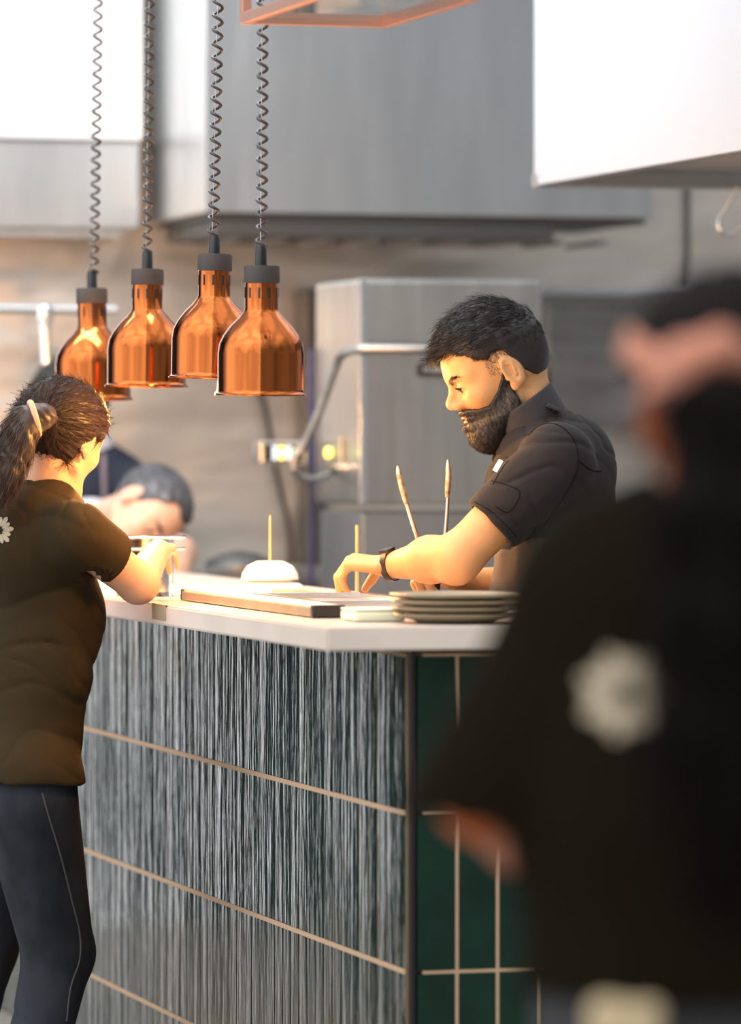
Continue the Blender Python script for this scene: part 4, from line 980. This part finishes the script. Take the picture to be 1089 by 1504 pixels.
# glasses
gl = MB()
for q in (-1, 1):
    pts = [H2+R2@np.array([.108-abs(a_)*.0, .031*q+.024*math.cos(t_), .020+.019*math.sin(t_)]) for t_ in np.linspace(0, 2*PI, 25) for a_ in (0,)]
    gl.tube(pts, .0022, 8); gl.tube([H2+R2@np.array([.108, .056*q, .026]), H2+R2@np.array([.098, .078*q, .026]), H2+R2@np.array([-.004, .083*q, .022])], .0022, 8)
gl.tube([H2+R2@np.array([.108, -.008, .024]), H2+R2@np.array([.108, .008, .024])], .002, 8); gl.build('glasses', 'mid_steel', w2, True)
# loose t-shirt
hem2 = P(1050, 1452, D2)
se2 = P(704, 1224, D2+.01); sd2 = nz(se2-sl2)
sv2 = INT(cone(sl2, se2+sd2*.05, .075, .088, (0, 1, 0), .95), .004, half(se2-sd2*.01, nz(sd2+np.array([.25, 0, -.2])))); sv2 = SUB(sv2, .004, cone(se2-sd2*.04, se2+sd2*.1, .07, .08))
sr3 = INT(cone(sr2, er2, .075, .085), .004, half(er2, er2-sr2))
tee2 = U(.06, cone(P(1052, 890, D2), P(1055, 1180, D2), .125, .135, (1, 0, 0), 1.45), cone(P(1055, 1180, D2), P(1050, 1460, D2), .135, .145, (1, 0, 0), 1.36), cone(sl2, sr2, .066, .066), cone(P(1050, 795, D2), P(1050, 880, D2), .062, .09, (1, 0, 0), 1.4))
tee2 = U(.035, tee2, sv2, sr3); tee2 = SUB(tee2, .006, cone(nb2, P(1060, 650, D2), .066, .07)); tee2 = INT(tee2, .004, half(hem2, (0, 0, -1)))
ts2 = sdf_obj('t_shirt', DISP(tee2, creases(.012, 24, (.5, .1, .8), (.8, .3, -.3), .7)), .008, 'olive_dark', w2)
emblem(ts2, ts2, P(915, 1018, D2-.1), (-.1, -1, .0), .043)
jn2 = U(.02, *[leg_prims(hpp[i], knn[i], ann[i], None, (.112, .080, .068)) for i in (0, 1)], cone(hpp[0], hpp[1], .115, .115), cone(P(1050, 1400, D2), P(1050, 1480, D2), .115, .125, (1, 0, 0), 1.3))
jj = sdf_obj('jeans', INT(jn2, .004, half((0, 0, .09), (0, 0, -1))), .009, 'denim_dark', w2)
for a in ann: shoe('shoe', a, a+np.array([0, 1, 0]), w2)
clo = U(.01, rbox(P(918, 1512, D2-.185), (.036, .010, .028), .009), cone(P(886, 1484, D2-.18), P(950, 1492, D2-.18), .010, .010))
tag(sdf_obj('folded_cloth', DISP(clo, folds(.002, 90, (1, 0, .3), (0, 0, 1), 0)), .005, 'cream', None), 'cream folded cloth tucked at the back waist of the foreground person', 'cloth')
# ------------------------------------------------------------------ two people behind the counter
D3 = 14.35
w3 = empty('person', (P(140, 800, D3)[0], D3, 0), 'person in navy shirt with white collar standing behind the leftmost lamp', 'person')
H3 = P(104, 600, D3); F3 = nz([-.75, .66, 0]); R3 = headframe(F3, math.radians(12))
b3 = U(.06, cone(P(150, 720, D3), P(160, 900, D3), .11, .12, (.6, .8, 0), 1.4), cone(P(200, 715, D3-.1), P(105, 700, D3+.15), .055, .055))
n3 = cone(H3, P(140, 680, D3), .058, .062)
l3 = [(P(160, 920, D3-.09), xyz(165, D3-.09, .5), xyz(165, D3-.08, .09)), (P(160, 920, D3+.1), xyz(165, D3+.12, .5), xyz(165, D3+.14, .09))]
arm3 = U(.02, cone(P(205, 722, D3-.12), P(250, 800, D3-.16), .052, .042), cone(P(250, 800, D3-.16), P(190, 850, D3-.26), .040, .026))
arm3b = U(.02, cone(P(105, 705, D3+.15), P(60, 800, D3+.16), .052, .042), cone(P(60, 800, D3+.16), P(40, 850, D3-.0), .040, .026))
h3s = U(.01, hand_prims(P(190, 850, D3-.26), (-.6, -.6, -.3), (0, 0, -1), (0, 1, 0), [(.5, .5, .3)]*4), hand_prims(P(40, 850, D3), (-.3, -.8, -.2), (0, 0, -1), (0, 1, 0), [(.5, .5, .3)]*4))
sdf_obj('body', U(.015, U(.03, b3, n3, *[leg_prims(*l, None) for l in l3]), XF(HEAD_M, H3, R3, 1.1), arm3, arm3b, h3s), .007, 'skin_pale', w3); add_eyes(w3, H3, R3, 1.1)
def hairf3(p):
    x, y, z = p[:, 0], p[:, 1], p[:, 2]
    line = np.interp(x, [-.12, -.06, -.03, -.01, .02, .04, .07, .12], [-.06, -.055, -.03, .03, .03, .05, .085, .094])
    d = BALD_M(p)-.014; d = np.maximum(d, -(BALD_M(p)+.01)); return -smin(-(d+.0015*np.sin(y*200+x*70)), -((line-z)*.8), .008)
hairf3.box = hairf2.box
sdf_obj('hair', XF(hairf3, H3, R3, 1.1), .005, 'hair_black', w3)
s3 = U(.05, cone(P(152, 722, D3), P(160, 910, D3), .125, .135, (.6, .8, 0), 1.4), cone(P(203, 718, D3-.1), P(105, 700, D3+.15), .066, .066), cone(P(140, 670, D3), P(165, 715, D3), .06, .09)); s3 = U(.03, s3, OFF(arm3, .012), OFF(arm3b, .012)); s3 = INT(s3, .01, half(P(0, 845, D3), (0, 0, -1)))
s3 = SUB(s3, .005, cone(H3, P(138, 672, D3), .066, .062))
nv = sdf_obj('navy_shirt', DISP(s3, creases(.008, 30, (.6, 0, .8), (.8, 0, -.5), 0)), .007, 'navy', w3)
c3 = SUB(INT(cone(H3, P(142, 688, D3), .078, .078), .003, half(P(140, 668, D3), (.35, 0, .9)) if False else half(P(140, 642, D3), (-.3, 0, 1)), half(P(140, 672, D3), (.3, 0, -1))), .002, cone(H3, P(142, 688, D3), .068, .068))
sdf_obj('white_collar', c3, .004, 'white_cloth', nv)
MB().tube(smooth([P(152, 668, D3-.16), P(153, 700, D3-.195), P(154, 740, D3-.20)]), .008, 8).build('apron_strap', 'strap_mauve', nv, True)
sdf_obj('trousers', U(.02, *[leg_prims(*l, None, (.105, .08, .065)) for l in l3]), .01, 'black', w3)
D4 = 13.65
w4 = empty('person', (P(110, 800, D4)[0], D4, 0), 'dark haired person in white coat bending head down over the counter', 'person')
H4 = P(205, 752, D4-.35)
fwd4 = nz([.32, -.55, -.80]); up4 = nz([.93, -.10, .42]); R4 = frame(fwd4, up4)
b4 = U(.06, cone(P(120, 800, D4+.06), P(80, 930, D4+.12), .12, .125, (.5, .8, 0), 1.35), cone(P(165, 800, D4-.1), P(110, 785, D4+.24), .056, .056))
n4 = cone(H4+R4@np.array([-.02, 0, -.02]), P(128, 778, D4+.05), .055, .062)
arm4 = U(.02, cone(P(165, 800, D4-.08), P(200, 900, D4-.05), .052, .045), cone(P(200, 900, D4-.05), P(236, 885, D4-.25), .042, .028))
arm4b = U(.02, cone(P(150, 790, D4+.20), P(262, 812, D4+.10), .056, .050), cone(P(262, 812, D4+.10), P(258, 868, D4-.12), .050, .030))
h4s = U(.01, hand_prims(P(236, 885, D4-.25), (.4, -.6, -.1), (0, 0, -1), (0, 1, 0), [(.5, .5, .3)]*4), hand_prims(P(258, 868, D4-.12), (-.1, -.6, -.8), (0, 0, -1), (0, 1, 0), [(.5, .5, .3)]*4))
l4 = [(P(85, 940, D4-.0), xyz(95, D4-.03, .5), xyz(75, D4-.0, .09)), (P(85, 940, D4+.2), xyz(95, D4+.2, .5), xyz(75, D4+.22, .09))]
sdf_obj('body', U(.015, U(.03, b4, n4, *[leg_prims(*l, None) for l in l4]), XF(HEAD_M, H4, R4, 1.08), arm4, arm4b, h4s), .006, 'skin_pale', w4); add_eyes(w4, H4, R4, 1.08)
def hairf4(p):
    x, y, z = p[:, 0], p[:, 1], p[:, 2]
    line = np.interp(x, [-.12, -.06, -.03, -.01, .015, .035, .06, .085, .12], [-.06, -.055, -.02, .035, .010, .060, .085, .100, .11])
    line = line+.03*np.exp(-((np.abs(y)-.045)/.018)**2)*(x > .02)
    th = np.interp(z, [0, .06, .1], [.001, .004, .008]).astype(np.float32)
    d = BALD_M(p)-th; d = np.maximum(d, -(BALD_M(p)+.01)); return -smin(-(d+.0012*np.sin(y*330+x*40)), -((line-z)*.8), .005)
hairf4.box = hairf2.box
V4, Q4 = mesh_sdf(XF(hairf4, H4, R4, 1.08), .004); hh4 = from_np('hair', V4, Q4, 'hair_grey', w4)
strands('hair_strands', V4, Q4, 'hair_grey', hh4, 2500, V3(-R4[:, 0]*.9+R4[:, 2]*.3), K(.018), .0009, 4, .25, None, .5)
t4 = lambda c: ((c-H4)@R4)/1.08
V5, Q5 = mesh_sdf(XF(HEAD_M, H4, R4, 1.08), .004)
strands('eyebrows', V5, Q5, 'hair_black', w4, 700, lambda c: R4[:, 1]*np.sign(t4(c)[:, 1:2])+R4[:, 2]*.25, K(.009), .0008, 3, .15, lambda C: brow(*t4(C).T).astype(float)+1e-12)
ws = U(.05, cone(P(122, 805, D4+.06), P(82, 935, D4+.12), .135, .14, (.5, .8, 0), 1.35), cone(P(168, 800, D4-.1), P(112, 785, D4+.24), .068, .068), cone(P(140, 775, D4+.04), P(115, 800, D4+.08), .070, .10))
ws = U(.03, ws, INT(OFF(arm4, .014), .003, half(P(195, 880, D4), (.3, 0, -1))), INT(OFF(arm4b, .012), .003, half(P(215, 815, D4+.2), (1, 0, 0)))); ws = SUB(ws, .004, cone(P(128, 778, D4+.05), H4, .064, .066))
wc = sdf_obj('white_coat', DISP(ws, creases(.008, 30, (.6, 0, .8), (.8, 0, -.5), 0)), .007, 'white_cloth', w4)
sdf_obj('trousers', U(.02, *[leg_prims(*l, None, (.105, .08, .065)) for l in l4]), .01, 'black', w4)
for l, w_ in ((l3, w3), (l4, w4)):
    for q in l: shoe('shoe', q[2], q[2]+np.array([-.3, -1, 0]), w_)
# ================================================================== light, world, camera
w = bpy.data.worlds.new('world'); scene.world = w; w.use_nodes = True; nt = w.node_tree; bg = nt.nodes['Background']
tc = nt.nodes.new('ShaderNodeTexCoord'); sep = nt.nodes.new('ShaderNodeSeparateXYZ'); nt.links.new(tc.outputs['Generated'], sep.inputs[0])
def mth(op, a, b=None, c=None):
    n = nt.nodes.new('ShaderNodeMath'); n.operation = op; n.use_clamp = False
    for i, v in enumerate((a, b, c)):
        if v is None: continue
        if isinstance(v, (int, float)): n.inputs[i].default_value = v
        else: nt.links.new(v, n.inputs[i])
    return n.outputs[0]
def sstep(v, a, b):
    n = nt.nodes.new('ShaderNodeMapRange'); n.interpolation_type = 'SMOOTHSTEP'; nt.links.new(v, n.inputs[0]); n.inputs[1].default_value = a; n.inputs[2].default_value = b; return n.outputs[0]
X, Y, Z = sep.outputs
az = mth('ARCTAN2', X, Y)
left = sstep(az, -1.0, -1.5); refl_band = mth('MULTIPLY', sstep(az, -.53, -.41), sstep(az, -.1, -.3)); up = sstep(Z, .25, .8); back = sstep(Y, -.2, .8)  # bright world band added for the streaks the side tiles reflect
nz_ = nt.nodes.new('ShaderNodeTexNoise'); nz_.inputs['Scale'].default_value = 2.6; nz_.inputs['Detail'].default_value = 2; nt.links.new(tc.outputs['Generated'], nz_.inputs['Vector'])
var = sstep(nz_.outputs['Fac'], .38, .62)
lum = mth('ADD', mth('ADD', mth('ADD', mth('MULTIPLY', left, WL), mth('MULTIPLY', refl_band, WW)), mth('MULTIPLY', up, WU)), mth('ADD', mth('MULTIPLY', back, WB), mth('SUBTRACT', WBASE, mth('MULTIPLY', mth('MULTIPLY', sstep(az, -.38, -.50), sstep(az, -1.2, -1.0)), (WBASE+WB)*.9))))  # base dimmed in a band so the side tiles reflect darker near the corner
lum = mth('MULTIPLY', lum, mth('ADD', mth('MULTIPLY', var, .6), .7))
lum = mth('MULTIPLY', lum, mth('ADD', sstep(Z, -.5, -.15), .10))
nt.links.new(lum, bg.inputs['Strength']); bg.inputs['Color'].default_value = (.97, .985, 1.0, 1)
def area(name, loc, to, sx, sy, e, col):
    l = bpy.data.lights.new(name, 'AREA'); l.shape = 'RECTANGLE'; l.size = sx; l.size_y = sy; l.energy = e; l.color = col
    o = bpy.data.objects.new(name, l); COL.objects.link(o); o.location = loc; d = Vector(to)-Vector(loc); o.rotation_euler = d.to_track_quat('-Z', 'Y').to_euler(); return o
area('ceiling_light', (-1.6, 11.6, 3.7), (-1.0, 13.6, 2.3), 1.4, .6, AREA1, (.95, .98, 1))
area('ceiling_light', (-.6, 11.2, 3.9), (.6, 13.0, 1.2), 1.6, .8, AREA2, (1, .97, .93))
cam = bpy.data.cameras.new('camera'); co = bpy.data.objects.new('camera', cam); COL.objects.link(co); scene.camera = co
co.location = (0, 0, CAMZ); co.rotation_euler = (PI/2-PITCH, 0, 0)
cam.sensor_fit = 'VERTICAL'; cam.sensor_height = 36; cam.lens = F/1504*36; cam.clip_end = 100; cam.clip_start = .05
cam.dof.use_dof = True; cam.dof.focus_distance = 10.15; cam.dof.aperture_fstop = FSTOP
scene.view_settings.view_transform = 'Standard'; scene.view_settings.look = 'None'; scene.view_settings.gamma = 1; scene.view_settings.use_curve_mapping = False
scene.view_settings.exposure = EXPO
